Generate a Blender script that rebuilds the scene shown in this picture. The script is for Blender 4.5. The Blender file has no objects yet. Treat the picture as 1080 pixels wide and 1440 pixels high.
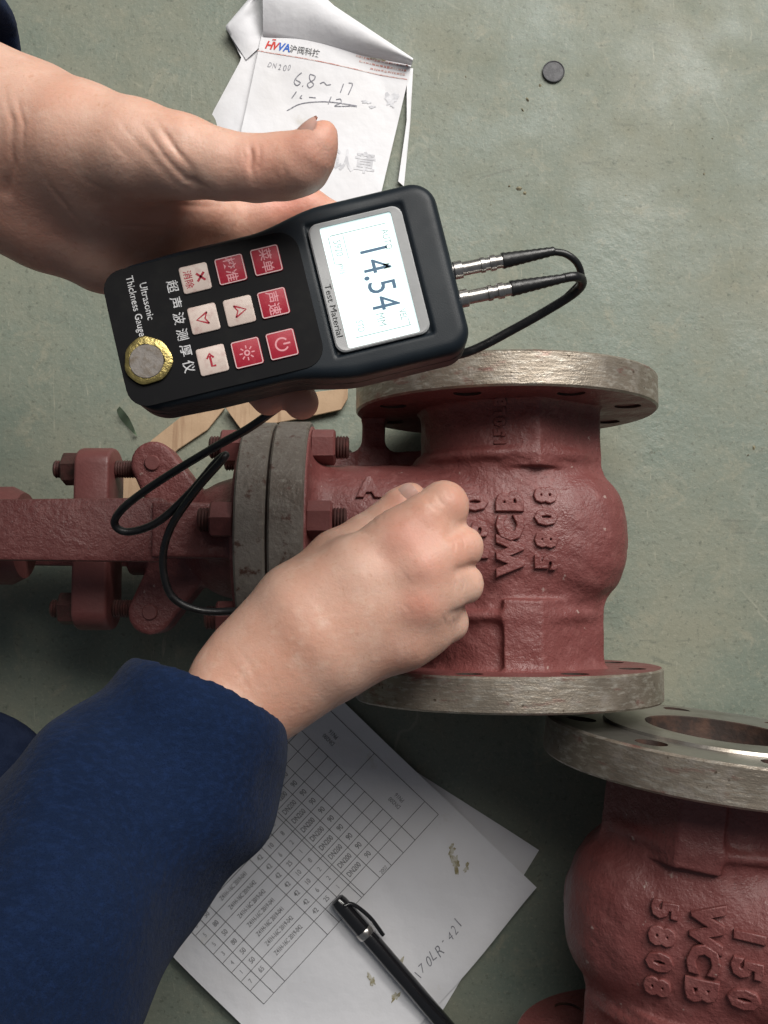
import bpy, bmesh, math, random
import numpy as np
from mathutils import Vector, Matrix
from mathutils.bvhtree import BVHTree
random.seed(7); RNG = np.random.default_rng(7)
R_ = math.radians
sc = bpy.context.scene
COL = bpy.context.collection

# ------------------------------------------------------------------ camera, light, exposure
F, H, TH = 1500.0, 0.769, R_(4.4)
cam = bpy.data.cameras.new('camera'); camo = bpy.data.objects.new('camera', cam); COL.objects.link(camo)
camo.location = (0, 0, H); camo.rotation_euler = (TH, 0, 0)
cam.sensor_fit = 'VERTICAL'; cam.sensor_height = 36; cam.lens = F / 1440 * 36
cam.clip_start = 0.01; cam.clip_end = 50
sc.camera = camo
w = bpy.data.worlds.new('World'); sc.world = w; w.use_nodes = True
bg = w.node_tree.nodes['Background']; bg.inputs[0].default_value = (0.80, 0.86, 0.95, 1); bg.inputs[1].default_value = 0.15
def area(name, loc, target, sx, sy, power, col, spread=180):
    l = bpy.data.lights.new(name, 'AREA'); l.shape = 'RECTANGLE'; l.size = sx; l.size_y = sy; l.energy = power; l.color = col; l.spread = R_(spread)
    o = bpy.data.objects.new(name, l); COL.objects.link(o); o.location = loc
    o.rotation_euler = (Vector(target) - Vector(loc)).to_track_quat('-Z', 'Y').to_euler()
    return o
area('workshop_window', (1.0, 1.65, 1.62), (0.14, 0.48, 0.0), 1.6, 1.1, 16.5, (1.0, 0.97, 0.92), 70)
area('ceiling_lamp', (0.25, 1.25, 2.3), (-0.08, 0.18, 0.2), 1.5, 0.9, 5.0, (1.0, 0.96, 0.90), 55)
vs = sc.view_settings
vs.view_transform = 'Standard'; vs.look = 'None'; vs.exposure = -0.32; vs.gamma = 1.0; vs.use_curve_mapping = False

# ------------------------------------------------------------------ helpers
def P(px, py, z):
    """world point seen at pixel (px,py) of the 1080x1440 photograph, at height z"""
    x, y, q = (px - 540) / F, -(py - 720) / F, -1.0
    c, s = math.cos(TH), math.sin(TH)
    d = np.array([x, y * c - q * s, y * s + q * c])
    return np.array([0, 0, H]) + d * ((z - H) / d[2])
CACHE = {}
def nodes(m):
    m.use_nodes = True; nt = m.node_tree; return nt, nt.nodes, nt.links, nt.nodes['Principled BSDF']
def mat(name, col, rough=0.5, metal=0.0, var=(), bump=(), spec=0.5, sss=0, sheen=0, coat=0, roughvar=None, emit=None, attr=None):
    """var: (scale, colour, lo, hi, detail[, stretch]); bump: (scale, strength, distance, detail)"""
    m = bpy.data.materials.new(name); nt, N, L, b = nodes(m)
    tc = N.new('ShaderNodeTexCoord')
    def noise(scale, detail, stretch=None, rgh=0.6):
        n = N.new('ShaderNodeTexNoise'); n.inputs['Scale'].default_value = scale; n.inputs['Detail'].default_value = detail
        n.inputs['Roughness'].default_value = rgh
        if stretch:
            mp = N.new('ShaderNodeMapping'); mp.inputs['Scale'].default_value = stretch
            L.new(tc.outputs['Object'], mp.inputs['Vector']); L.new(mp.outputs[0], n.inputs['Vector'])
        else: L.new(tc.outputs['Object'], n.inputs['Vector'])
        return n
    cur = None
    base = N.new('ShaderNodeRGB'); base.outputs[0].default_value = (*col, 1); cur = base.outputs[0]
    for v in var:
        n = noise(v[0], v[4], v[5] if len(v) > 5 else None)
        r = N.new('ShaderNodeMapRange'); r.inputs[1].default_value = v[2]; r.inputs[2].default_value = v[3]; L.new(n.outputs[0], r.inputs[0])
        x = N.new('ShaderNodeMix'); x.data_type = 'RGBA'; L.new(r.outputs[0], x.inputs['Factor'])
        L.new(cur, x.inputs['A']); x.inputs['B'].default_value = (*v[1], 1); cur = x.outputs['Result']
    if attr:
        a = N.new('ShaderNodeAttribute'); a.attribute_name = attr[0]
        x = N.new('ShaderNodeMix'); x.data_type = 'RGBA'; L.new(a.outputs['Fac'], x.inputs['Factor'])
        L.new(cur, x.inputs['A']); x.inputs['B'].default_value = (*attr[1], 1); cur = x.outputs['Result']
    L.new(cur, b.inputs['Base Color'])
    b.inputs['Roughness'].default_value = rough; b.inputs['Metallic'].default_value = metal
    b.inputs['Specular IOR Level'].default_value = spec
    if roughvar:
        n = noise(roughvar[0], 4); r = N.new('ShaderNodeMapRange'); r.inputs[1].default_value = .3; r.inputs[2].default_value = .7
        r.inputs[3].default_value = roughvar[1]; r.inputs[4].default_value = roughvar[2]; L.new(n.outputs[0], r.inputs[0]); L.new(r.outputs[0], b.inputs['Roughness'])
    if sss: b.inputs['Subsurface Weight'].default_value = sss; b.inputs['Subsurface Radius'].default_value = (1, .35, .2); b.inputs['Subsurface Scale'].default_value = .004
    if sheen: b.inputs['Sheen Weight'].default_value = sheen; b.inputs['Sheen Roughness'].default_value = .5
    if coat: b.inputs['Coat Weight'].default_value = coat; b.inputs['Coat Roughness'].default_value = .1
    if emit: b.inputs['Emission Color'].default_value = (*emit[0], 1); b.inputs['Emission Strength'].default_value = emit[1]
    prev = None
    for k in bump:
        n = noise(k[0], k[3], k[4] if len(k) > 4 else None)
        bn = N.new('ShaderNodeBump'); bn.inputs['Strength'].default_value = k[1]; bn.inputs['Distance'].default_value = k[2]
        L.new(n.outputs[0], bn.inputs['Height'])
        if prev: L.new(prev, bn.inputs['Normal'])
        prev = bn.outputs[0]
    if prev: L.new(prev, b.inputs['Normal'])
    return m
def mesh(name, V, Fc, mats, smooth=True, ang=None, fmat=None):
    me = bpy.data.meshes.new(name)
    me.from_pydata(np.asarray(V, float).tolist(), [], [list(map(int, f)) for f in Fc])
    for m in (mats if isinstance(mats, (list, tuple)) else [mats]): me.materials.append(m)
    if fmat is not None: me.polygons.foreach_set('material_index', np.asarray(fmat, np.int32))
    me.polygons.foreach_set('use_smooth', np.full(len(me.polygons), smooth))
    if ang: me.set_sharp_from_angle(angle=R_(ang))
    me.update(); return me
def link(name, me, parent=None):
    o = bpy.data.objects.new(name, me); COL.objects.link(o)
    if parent is not None: o.parent = parent
    return o
def off(parent):
    v = np.zeros(3)
    while parent is not None:
        v += np.array(parent.location); parent = parent.parent
    return v
def obj(name, V, Fc, mats, parent=None, **k):
    """world-space vertices -> one mesh object under parent (parents here are only translated)"""
    return link(name, mesh(name, np.asarray(V, float) - off(parent), Fc, mats, **k), parent)
def thing(name, loc, label, cat, group=None):
    o = bpy.data.objects.new(name, None); COL.objects.link(o); o.location = loc; o.empty_display_size = .02
    return tag(o, label, cat, group)
def tag(o, label=None, cat=None, group=None, kind=None):
    if label: o['label'] = label
    if cat: o['category'] = cat
    if group: o['group'] = group
    if kind: o['kind'] = kind
    return o
# ---- primitive geometry (returns V, F)
def tube(path, r, seg=12, caps=True):
    path = np.asarray(path, float); n = len(path); r = np.broadcast_to(np.asarray(r, float), (n,))
    T = np.gradient(path, axis=0); T /= np.linalg.norm(T, axis=1)[:, None] + 1e-12
    a = np.array([0, 0, 1.]) if abs(T[0][2]) < .9 else np.array([1., 0, 0])
    V = []
    u = np.cross(T[0], a); u /= np.linalg.norm(u)
    for i in range(n):
        u = u - T[i] * u.dot(T[i]); u /= np.linalg.norm(u); v = np.cross(T[i], u)
        for k in range(seg):
            t = 2 * math.pi * k / seg; V.append(path[i] + r[i] * (math.cos(t) * u + math.sin(t) * v))
    Fc = [(i*seg+k, i*seg+(k+1) % seg, (i+1)*seg+(k+1) % seg, (i+1)*seg+k) for i in range(n-1) for k in range(seg)]
    if caps: Fc += [tuple(range(seg-1, -1, -1)), tuple((n-1)*seg+k for k in range(seg))]
    return np.array(V), Fc
def catmull(pts, n=10):
    p = np.asarray(pts, float); p = np.vstack([2*p[0]-p[1], p, 2*p[-1]-p[-2]]); out = []
    for i in range(1, len(p)-2):
        for t in np.linspace(0, 1, n, endpoint=False):
            out.append(.5*((2*p[i]) + (-p[i-1]+p[i+1])*t + (2*p[i-1]-5*p[i]+4*p[i+1]-p[i+2])*t*t + (-p[i-1]+3*p[i]-3*p[i+1]+p[i+2])*t**3))
    out.append(p[-2]); return np.array(out)
def lathe(prof, axis, origin, seg=64, closed=False):
    """prof: list of (along, radius); axis 'x','y','z'"""
    V = []; n = len(prof)
    for a, r in prof:
        for k in range(seg):
            t = 2*math.pi*k/seg; c, s = r*math.cos(t), r*math.sin(t)
            V.append({'x': (a, c, s), 'y': (s, a, c), 'z': (c, s, a)}[axis])
    Fc = [(i*seg+k, i*seg+(k+1) % seg, (i+1)*seg+(k+1) % seg, (i+1)*seg+k) for i in range(n-1 if not closed else n) for k in range(seg)] if not closed else \
         [(i*seg+k, i*seg+(k+1) % seg, ((i+1) % n)*seg+(k+1) % seg, ((i+1) % n)*seg+k) for i in range(n) for k in range(seg)]
    if not closed: Fc += [tuple(range(seg-1, -1, -1)), tuple((n-1)*seg+k for k in range(seg))]
    return np.array(V)+np.asarray(origin), Fc
def bm_out(bm):
    bmesh.ops.recalc_face_normals(bm, faces=bm.faces); bm.verts.index_update()
    V = np.array([v.co[:] for v in bm.verts]); Fc = [tuple(v.index for v in f.verts) for f in bm.faces]; bm.free(); return V, Fc
def prism(poly, lo, hi, axis='z', bev=0.0, seg=2):
    """extrude a 2-D polygon along an axis; axis z: (x,y), axis x: (y,z), axis y: (x,z)"""
    mk = {'z': lambda a, b, h: (a, b, h), 'x': lambda a, b, h: (h, a, b), 'y': lambda a, b, h: (a, h, b)}[axis]
    bm = bmesh.new(); A = [bm.verts.new(mk(a, b, lo)) for a, b in poly]; B = [bm.verts.new(mk(a, b, hi)) for a, b in poly]
    n = len(poly); bm.faces.new(A); bm.faces.new(B[::-1])
    for i in range(n): bm.faces.new((A[i], B[i], B[(i+1) % n], A[(i+1) % n]))
    bmesh.ops.recalc_face_normals(bm, faces=bm.faces)
    if bev:
        bm.edges.ensure_lookup_table()
        E_ = [e for e in bm.edges if e.calc_face_angle(0) > .5]
        bmesh.ops.bevel(bm, geom=E_, offset=bev, segments=seg, affect='EDGES', profile=.5)
    return bm_out(bm)
def rrect(cx, cy, w, h, r, n=5):
    out = []
    for sx, sy, a0 in ((1, 1, 0), (-1, 1, 90), (-1, -1, 180), (1, -1, 270)):
        for k in range(n+1):
            a = R_(a0 + 90*k/n); out.append((cx+sx*(w/2-r)+r*math.cos(a), cy+sy*(h/2-r)+r*math.sin(a)))
    return out
def box(lo, hi, bev=0.0): return prism([(lo[0], lo[1]), (hi[0], lo[1]), (hi[0], hi[1]), (lo[0], hi[1])], lo[2], hi[2], 'z', bev)
def merge(parts):
    V = []; Fc = []; n = 0
    for v, f in parts: V.append(np.asarray(v, float)); Fc += [tuple(i+n for i in q) for q in f]; n += len(v)
    return np.vstack(V), Fc
def hexnut(x0, x1, r, cy, cz, rot=0.0):
    c = r*.1
    prof = [(x0, .86*r), (x0+c, r), (x1-c, r), (x1, .86*r)]; V = []
    for a, rr in prof:
        for k in range(6): t = rot+math.pi/3*k; V.append((a, cy+rr*math.cos(t), cz+rr*math.sin(t)))
    Fc = [(i*6+k, i*6+(k+1) % 6, i*6+6+(k+1) % 6, i*6+6+k) for i in range(3) for k in range(6)] + [tuple(range(5, -1, -1)), tuple(18+k for k in range(6))]
    return np.array(V), Fc
def screw(x0, x1, r, cy, cz, pitch=.0016):
    n = max(2, int((x1-x0)/pitch*2)); prof = [(x0, r*.8)] + [(x0+(x1-x0)*(i+.5)/n, r*(1 if i % 2 else .87)) for i in range(n)] + [(x1, r*.8)]
    return lathe(prof, 'x', (0, cy, cz), 16)
# ---- signed-distance modelling: smooth unions polygonised with surface nets
def smin(a, b, k):
    h = np.clip(.5+.5*(b-a)/k, 0, 1); return b*(1-h)+a*h-k*h*(1-h)
def MX(l):
    r = l[0]
    for q in l[1:]: r = np.maximum(r, q)
    return r
def smax(a, b, k): return -smin(-a, -b, k)
def cone(Q, a, b, r1, r2):
    a = np.asarray(a, np.float32); ba = np.asarray(b, np.float32)-a
    X, Y, Z = Q[0]-a[0], Q[1]-a[1], Q[2]-a[2]
    t = np.clip((X*ba[0]+Y*ba[1]+Z*ba[2])/max(float(ba.dot(ba)), 1e-12), 0, 1)
    return np.sqrt((X-t*ba[0])**2+(Y-t*ba[1])**2+(Z-t*ba[2])**2)-(r1+(r2-r1)*t)
def grid(lo, hi, h):
    ax = [np.arange(l, u+h, h, dtype=np.float32) for l, u in zip(lo, hi)]
    return ax, (ax[0][:, None, None], ax[1][None, :, None], ax[2][None, None, :])
def nets(v, ax):
    nx, ny, nz = v.shape; s = v < 0
    corner = [(i, j, k) for i in (0, 1) for j in (0, 1) for k in (0, 1)]
    def sl(a, c): return a[c[0]:nx-1+c[0], c[1]:ny-1+c[1], c[2]:nz-1+c[2]]
    cnt = sum(sl(s, c).astype(np.int8) for c in corner); act = (cnt > 0) & (cnt < 8)
    I = np.argwhere(act); idx = -np.ones(act.shape, np.int64); idx[act] = np.arange(len(I))
    acc = np.zeros((len(I), 3)); num = np.zeros(len(I))
    for a in corner:
        for d in range(3):
            if a[d]: continue
            b = list(a); b[d] = 1
            va = v[I[:, 0]+a[0], I[:, 1]+a[1], I[:, 2]+a[2]]; vb = v[I[:, 0]+b[0], I[:, 1]+b[1], I[:, 2]+b[2]]
            m = (va < 0) != (vb < 0); t = va/(np.where(va == vb, 1, va-vb))
            p = np.tile(np.array(a, float), (len(I), 1)); p[:, d] += t
            acc[m] += p[m]; num[m] += 1
    h = np.array([x[1]-x[0] for x in ax]); o = np.array([x[0] for x in ax])
    V = o+(I+acc/num[:, None])*h; Fc = []
    for d in range(3):
        e = [slice(1, n-1) for n in v.shape]; e2 = list(e); e[d] = slice(0, v.shape[d]-1); e2[d] = slice(1, v.shape[d])
        A = s[tuple(e)]; B = s[tuple(e2)]; K = np.argwhere(A != B)
        base = K.copy()
        for q in range(3):
            if q != d: base[:, q] += 1
        u, w_ = [(1, 2), (2, 0), (0, 1)][d]
        def cell(du, dw):
            c = base.copy(); c[:, u] += du; c[:, w_] += dw; return idx[c[:, 0], c[:, 1], c[:, 2]]
        q = np.stack([cell(-1, -1), cell(0, -1), cell(0, 0), cell(-1, 0)], 1)
        flip = ~A[tuple(K.T)]; q[flip] = q[flip][:, ::-1]; Fc.append(q)
    Fc = np.vstack(Fc); a, b, c, d_ = (V[Fc[:, i]] for i in range(4))
    if (np.cross(b-a, c-a)*a).sum()+(np.cross(c-a, d_-a)*a).sum() < 0: Fc = Fc[:, ::-1]
    return V, Fc
def relax(V, Fc, n=2, f=.5):
    Fc = np.asarray(Fc)
    for _ in range(n):
        s = np.zeros_like(V); c = np.zeros(len(V))
        for i in range(4):
            for j in (1, 3): np.add.at(s, Fc[:, i], V[Fc[:, (i+j) % 4]]); np.add.at(c, Fc[:, i], 1)
        V = V+f*(s/c[:, None]-V)
    return V
def largest(V, Fc):
    lab = np.arange(len(V))
    while True:
        m = lab[Fc].min(1); new = lab.copy()
        for i in range(4): np.minimum.at(new, Fc[:, i], m)
        new = new[new]
        if (new == lab).all(): break
        lab = new
    u, c = np.unique(lab, return_counts=True); keep = lab == u[c.argmax()]
    idx = np.cumsum(keep)-1; return V[keep], idx[Fc[keep[Fc[:, 0]]]]
# ---- lettering
def text(s, bold=0.0, extrude=0.0, bevel=0.0, res=3):
    """(V, F) of a text, centred, 1 unit = font size"""
    k = (s, bold, extrude, bevel, res)
    if k not in CACHE:
        c = bpy.data.curves.new('t', 'FONT'); c.body = s; c.offset = bold; c.extrude = extrude; c.bevel_depth = bevel; c.resolution_u = res; c.bevel_resolution = 1
        o = bpy.data.objects.new('t', c); COL.objects.link(o)
        me = bpy.data.meshes.new_from_object(o.evaluated_get(bpy.context.evaluated_depsgraph_get()))
        V = np.array([v.co[:] for v in me.vertices]); Fc = [tuple(p.vertices) for p in me.polygons]
        bpy.data.objects.remove(o); bpy.data.curves.remove(c); bpy.data.meshes.remove(me)
        mn, mx = V.min(0), V.max(0); V = V-[(mn[0]+mx[0])/2, (mn[1]+mx[1])/2, 0]; CACHE[k] = (V, Fc)
    return CACHE[k]
def put2(s, cx, cy, size, ang=0.0, sx=1.0, bold=0.0, shear=0.0):
    """flat text in 2-D sheet coordinates"""
    V, Fc = text(s, bold); a = R_(ang); x = (V[:, 0]+shear*V[:, 1])*sx*size; y = V[:, 1]*size
    return np.stack([cx+x*math.cos(a)-y*math.sin(a), cy+x*math.sin(a)+y*math.cos(a)], 1), Fc
def line2(pts, wd, n=None):
    """polyline as a strip in 2-D"""
    p = np.asarray(pts, float)
    if n: 
        q = []
        for a, b in zip(p[:-1], p[1:]): q += [a+(b-a)*t for t in np.linspace(0, 1, n, endpoint=False)]
        p = np.array(q+[p[-1]])
    T = np.gradient(p, axis=0); T /= np.linalg.norm(T, axis=1)[:, None]; N_ = np.stack([-T[:, 1], T[:, 0]], 1)*wd/2
    V = np.vstack([p+N_, p-N_]); m = len(p)
    return V, [(i, m+i, m+i+1, i+1) for i in range(m-1)]

# ------------------------------------------------------------------ materials
RED = mat('red_oxide_paint', (.178, .054, .050), .44, var=[(18, (.140, .040, .038), .35, .75, 5), (120, (.225, .082, .076), .54, .80, 4), (700, (.10, .028, .026), .60, .72, 3), (140, (.30, .20, .18), .70, .74, 3)],
          bump=[(45, .35, .005, 3), (280, .50, .0017, 3), (850, .42, .0007, 2)], roughvar=(60, .36, .62))
REDS = mat('smooth_red_paint', (.175, .056, .052), .5, var=[(25, (.125, .038, .036), .4, .75, 6), (260, (.22, .07, .063), .6, .8, 4)], bump=[(450, .30, .0008, 3), (60, .2, .002, 3)], roughvar=(70, .4, .65))
RIM = mat('worn_steel_rim', (.31, .265, .215), .44, .62, var=[(14, (.17, .14, .11), .35, .7, 6), (60, (.22, .10, .085), .57, .70, 5, (.7, 2.2, .7)), (260, (.42, .39, .34), .5, .72, 4, (.5, 1.6, .5)), (90, (.34, .30, .26), .55, .7, 4), (220, (.10, .075, .055), .63, .72, 4)],
          bump=[(260, .28, .0011, 3, (.4, 2.2, .4)), (700, .3, .0006, 2)], roughvar=(40, .30, .58))
CAST = mat('dull_grey_steel', (.19, .17, .15), .52, .35, var=[(22, (.095, .075, .060), .4, .72, 5), (300, (.24, .22, .19), .55, .78, 4), (160, (.08, .042, .032), .58, .68, 4)], bump=[(420, .45, .001, 4)], roughvar=(60, .42, .65))
FACE = mat('machined_face', (.36, .34, .31), .32, .85, var=[(30, (.18, .15, .12), .45, .75, 5)], bump=[(300, .25, .0005, 3)])
RUST = mat('dark_bore', (.032, .02, .016), .75, .2, var=[(80, (.09, .045, .03), .45, .7, 5)], bump=[(300, .4, .001, 4)])
NUTM = mat('red_brown_nut', (.085, .034, .030), .5, .2, var=[(200, (.05, .028, .022), .45, .7, 3)], bump=[(400, .4, .001, 3)])
THREAD = mat('oily_stud_steel', (.085, .040, .036), .45, .3, var=[(300, (.14, .05, .045), .5, .7, 3)])
SKIN = mat('skin', (.60, .375, .290), .47, var=[(22, (.57, .30, .215), .38, .70, 4), (90, (.64, .42, .33), .52, .76, 4), (420, (.52, .29, .20), .58, .80, 3)],
           bump=[(900, .22, .0005, 3), (260, .28, .0009, 3), (110, .14, .002, 3)], sss=.22, spec=.35, attr=('flush', (.56, .20, .145)))
NAIL = mat('fingernail', (.66, .43, .37), .26, var=[(60, (.52, .28, .22), .4, .7, 3)], sss=.2, coat=.15)
CLOTH = mat('navy_fleece', (.009, .018, .047), .95, var=[(14, (.006, .013, .036), .35, .7, 4), (420, (.011, .024, .070), .45, .80, 3, (.45, .9, .9)), (1500, (.005, .011, .035), .5, .75, 2)],
            bump=[(1800, .5, .0008, 2), (500, .35, .0014, 3), (60, .3, .006, 3)], sheen=.04, spec=.04)
TROUSER = mat('dark_navy_cloth', (.006, .010, .025), .95, var=[(60, (.012, .018, .04), .4, .7, 4)], bump=[(900, .5, .001, 2)], spec=.1)
PAPER = mat('white_paper', (.70, .70, .73), .75, var=[(9, (.63, .62, .63), .45, .75, 4), (38, (.55, .52, .47), .66, .80, 5)], bump=[(20, .35, .006, 3), (75, .22, .002, 3), (700, .12, .0003, 2)])
INKK = mat('printed_ink', (.085, .085, .09), .7, var=[(500, (.22, .22, .22), .45, .7, 2)])
INKT = mat('faint_table_print', (.20, .20, .21), .7, var=[(400, (.36, .36, .37), .45, .7, 2)])
INKG = mat('pale_stamp_ink', (.50, .50, .53), .8, var=[(160, (.66, .66, .69), .42, .60, 3)])
INKR = mat('red_print', (.55, .045, .035), .7)
INKO = mat('pale_red_print', (.50, .22, .19), .7, var=[(400, (.66, .6, .58), .4, .65, 3)])
INKB = mat('blue_print', (.03, .12, .48), .7)
PENCIL = mat('ballpoint_ink', (.14, .14, .17), .6, var=[(600, (.34, .34, .37), .45, .7, 2)])
STAIN = mat('mud_smear', (.26, .225, .115), .8, var=[(220, (.52, .50, .44), .45, .62, 4)], bump=[(400, .5, .001, 3)])
BLACK = mat('black_plastic', (.008, .009, .011), .34, var=[(40, (.014, .015, .017), .45, .7, 3)], bump=[(1500, .12, .0003, 2)], roughvar=(50, .26, .48))
HOUS = mat('bloom_tinted_housing', (.008, .012, .017), .46, spec=.25, var=[(30, (.012, .017, .022), .45, .7, 3)], bump=[(1800, .15, .0003, 2)], roughvar=(40, .33, .52))  # black casing; the slight blue in its colour stands in for display bloom
PANEL = mat('keypad_membrane', (.006, .006, .007), .5, var=[(80, (.010, .010, .010), .5, .75, 3)], spec=.10)
BEZEL = mat('grey_bezel', (.33, .335, .34), .42, var=[(60, (.28, .285, .29), .4, .7, 3)])
BEZIN = mat('grey_window_frame', (.20, .19, .185), .4)
LCD = mat('backlit_display', (.55, .66, .66), .25, emit=((.78, 1.0, .98), 1.15))
LCDINK = mat('display_segments', (.035, .11, .20), .4)
LCDPALE = mat('faint_display_segments', (.28, .40, .40), .4)
KEYR = mat('red_key', (.32, .012, .030), .45, spec=.3, var=[(500, (.38, .04, .055), .52, .8, 4)], bump=[(900, .15, .0003, 2)])
KEYW = mat('cream_key', (.56, .46, .41), .45, var=[(300, (.44, .30, .27), .48, .75, 4)], bump=[(900, .15, .0003, 2)])
KEYP = mat('pink_key_print', (.62, .26, .29), .5)
KEYL = mat('pale_key_border', (.58, .40, .40), .45)
WPRINT = mat('worn_white_print', (.55, .55, .56), .5, var=[(900, (.16, .16, .17), .50, .66, 3)])
DISC = mat('scuffed_steel_disc', (.22, .20, .185), .50, .5, var=[(300, (.13, .10, .07), .45, .75, 4)], bump=[(300, .3, .0006, 3)])
BRASS = mat('worn_brass_ring', (.40, .32, .12), .34, .85, var=[(400, (.20, .16, .06), .45, .7, 4)], bump=[(500, .5, .0008, 3)])
NICKEL = mat('nickel_plug', (.52, .50, .48), .28, .95, var=[(300, (.34, .32, .30), .45, .7, 3)])
RUBBER = mat('black_cable_rubber', (.010, .010, .011), .38, var=[(200, (.03, .03, .032), .55, .75, 4)], bump=[(500, .25, .0006, 3)], roughvar=(120, .22, .5))
CARD = mat('cardboard', (.42, .29, .185), .85, var=[(40, (.35, .235, .145), .4, .7, 5), (240, (.30, .19, .115), .55, .7, 2, (1, .1, 1))], bump=[(500, .3, .0006, 3)])
PENB = mat('gloss_black_pen', (.010, .010, .012), .2, coat=.4)
COIN = mat('dull_grey_coin', (.055, .055, .06), .6, .2, var=[(300, (.09, .09, .095), .45, .7, 3)], bump=[(500, .4, .0006, 2)])
GRIT = mat('floor_grit', (.22, .20, .13), .9, var=[(300, (.09, .075, .05), .45, .6, 2)])

# ------------------------------------------------------------------ floor: worn green painted concrete
def floor_material():
    m = bpy.data.materials.new('worn_green_floor_paint'); nt, N, L, b = nodes(m); tc = N.new('ShaderNodeTexCoord')
    def noise(s, d, r=.6, dist=0, st=None):
        n = N.new('ShaderNodeTexNoise'); n.inputs['Scale'].default_value = s; n.inputs['Detail'].default_value = d; n.inputs['Roughness'].default_value = r; n.inputs['Distortion'].default_value = dist
        if st:
            mp = N.new('ShaderNodeMapping'); mp.inputs['Scale'].default_value = st; mp.inputs['Rotation'].default_value = (0, 0, .5); L.new(tc.outputs['Object'], mp.inputs[0]); L.new(mp.outputs[0], n.inputs['Vector'])
        else: L.new(tc.outputs['Object'], n.inputs['Vector'])
        return n.outputs[0]
    def rng(v, a, c, lo=0, hi=1):
        r = N.new('ShaderNodeMapRange'); r.inputs[1].default_value = a; r.inputs[2].default_value = c; r.inputs[3].default_value = lo; r.inputs[4].default_value = hi; L.new(v, r.inputs[0]); return r.outputs[0]
    def mix(f, a, c):
        x = N.new('ShaderNodeMix'); x.data_type = 'RGBA'; L.new(f, x.inputs['Factor'])
        if isinstance(a, tuple): x.inputs['A'].default_value = (*a, 1)
        else: L.new(a, x.inputs['A'])
        x.inputs['B'].default_value = (*c, 1); return x.outputs['Result']
    c = mix(rng(noise(7, 4, .7), .38, .66), (.144, .174, .142), (.196, .199, .150))
    c = mix(rng(noise(11, 5, .75), .50, .80), c, (.130, .160, .130))
    c = mix(rng(noise(34, 4, .8, .6), .56, .80), c, (.245, .235, .175))
    c = mix(rng(noise(120, 3, .7), .60, .80), c, (.10, .115, .09))
    c = mix(rng(noise(70, 3, .8, 2.0, (1, .16, 1)), .66, .76), c, (.27, .27, .21))
    c = mix(rng(noise(45, 3, .8, 1.0, (.22, 1, 1)), .64, .76), c, (.11, .12, .095))
    for sc_, dist, gs, wd, colr in ((7, .5, 13, .0030, (.29, .29, .23)), (12, .7, 17, .005, (.085, .09, .07)), (13, .6, 23, .005, (.31, .30, .23))):
        n_ = noise(sc_, 2, .5, dist); sb = N.new('ShaderNodeMath'); sb.operation = 'SUBTRACT'; L.new(n_, sb.inputs[0]); sb.inputs[1].default_value = .5
        ab = N.new('ShaderNodeMath'); ab.operation = 'ABSOLUTE'; L.new(sb.outputs[0], ab.inputs[0])
        ml = N.new('ShaderNodeMath'); ml.operation = 'MULTIPLY'; L.new(rng(ab.outputs[0], 0, wd, .45, 0), ml.inputs[0]); L.new(rng(noise(gs, 2), .60, .70), ml.inputs[1]); c = mix(ml.outputs[0], c, colr)
    # hair cracks and scratches
    vo = N.new('ShaderNodeTexVoronoi'); vo.feature = 'DISTANCE_TO_EDGE'; vo.inputs['Scale'].default_value = 4.5
    wr = N.new('ShaderNodeVectorMath'); wr.operation = 'ADD'; nn = N.new('ShaderNodeTexNoise'); nn.inputs['Scale'].default_value = 9; nn.inputs['Detail'].default_value = 4
    L.new(tc.outputs['Object'], nn.inputs['Vector']); ms = N.new('ShaderNodeVectorMath'); ms.operation = 'SCALE'; ms.inputs['Scale'].default_value = .16
    L.new(nn.outputs['Color'], ms.inputs[0]); L.new(tc.outputs['Object'], wr.inputs[0]); L.new(ms.outputs[0], wr.inputs[1]); L.new(wr.outputs[0], vo.inputs['Vector'])
    cr = rng(vo.outputs['Distance'], .0, .010, 1, 0); gate = rng(noise(5, 2), .52, .60)
    mu = N.new('ShaderNodeMath'); mu.operation = 'MULTIPLY'; L.new(cr, mu.inputs[0]); L.new(gate, mu.inputs[1])
    m2 = N.new('ShaderNodeMath'); m2.operation = 'MULTIPLY'; L.new(mu.outputs[0], m2.inputs[0]); m2.inputs[1].default_value = .55
    c = mix(m2.outputs[0], c, (.30, .30, .24))
    c = mix(rng(noise(420, 2, .6), .55, .75, 0, .6), c, (.26, .255, .20)); c = mix(rng(noise(260, 2, .6), .60, .72, 0, .7), c, (.10, .11, .085))
    L.new(c, b.inputs['Base Color']); b.inputs['Specular IOR Level'].default_value = .4
    L.new(rng(noise(14, 3), .35, .7, .42, .72), b.inputs['Roughness'])
    prev = None
    for s, st, ds in ((30, .25, .004), (220, .30, .0012), (900, .25, .0004)):
        bn = N.new('ShaderNodeBump'); bn.inputs['Strength'].default_value = st; bn.inputs['Distance'].default_value = ds; L.new(noise(s, 2), bn.inputs['Height'])
        if prev: L.new(prev, bn.inputs['Normal'])
        prev = bn.outputs[0]
    L.new(prev, b.inputs['Normal']); return m
fl = obj('floor', [(-4, -4, 0), (4, -4, 0), (4, 4, 0), (-4, 4, 0)], [(0, 1, 2, 3)], floor_material()); tag(fl, kind='structure')

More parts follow.
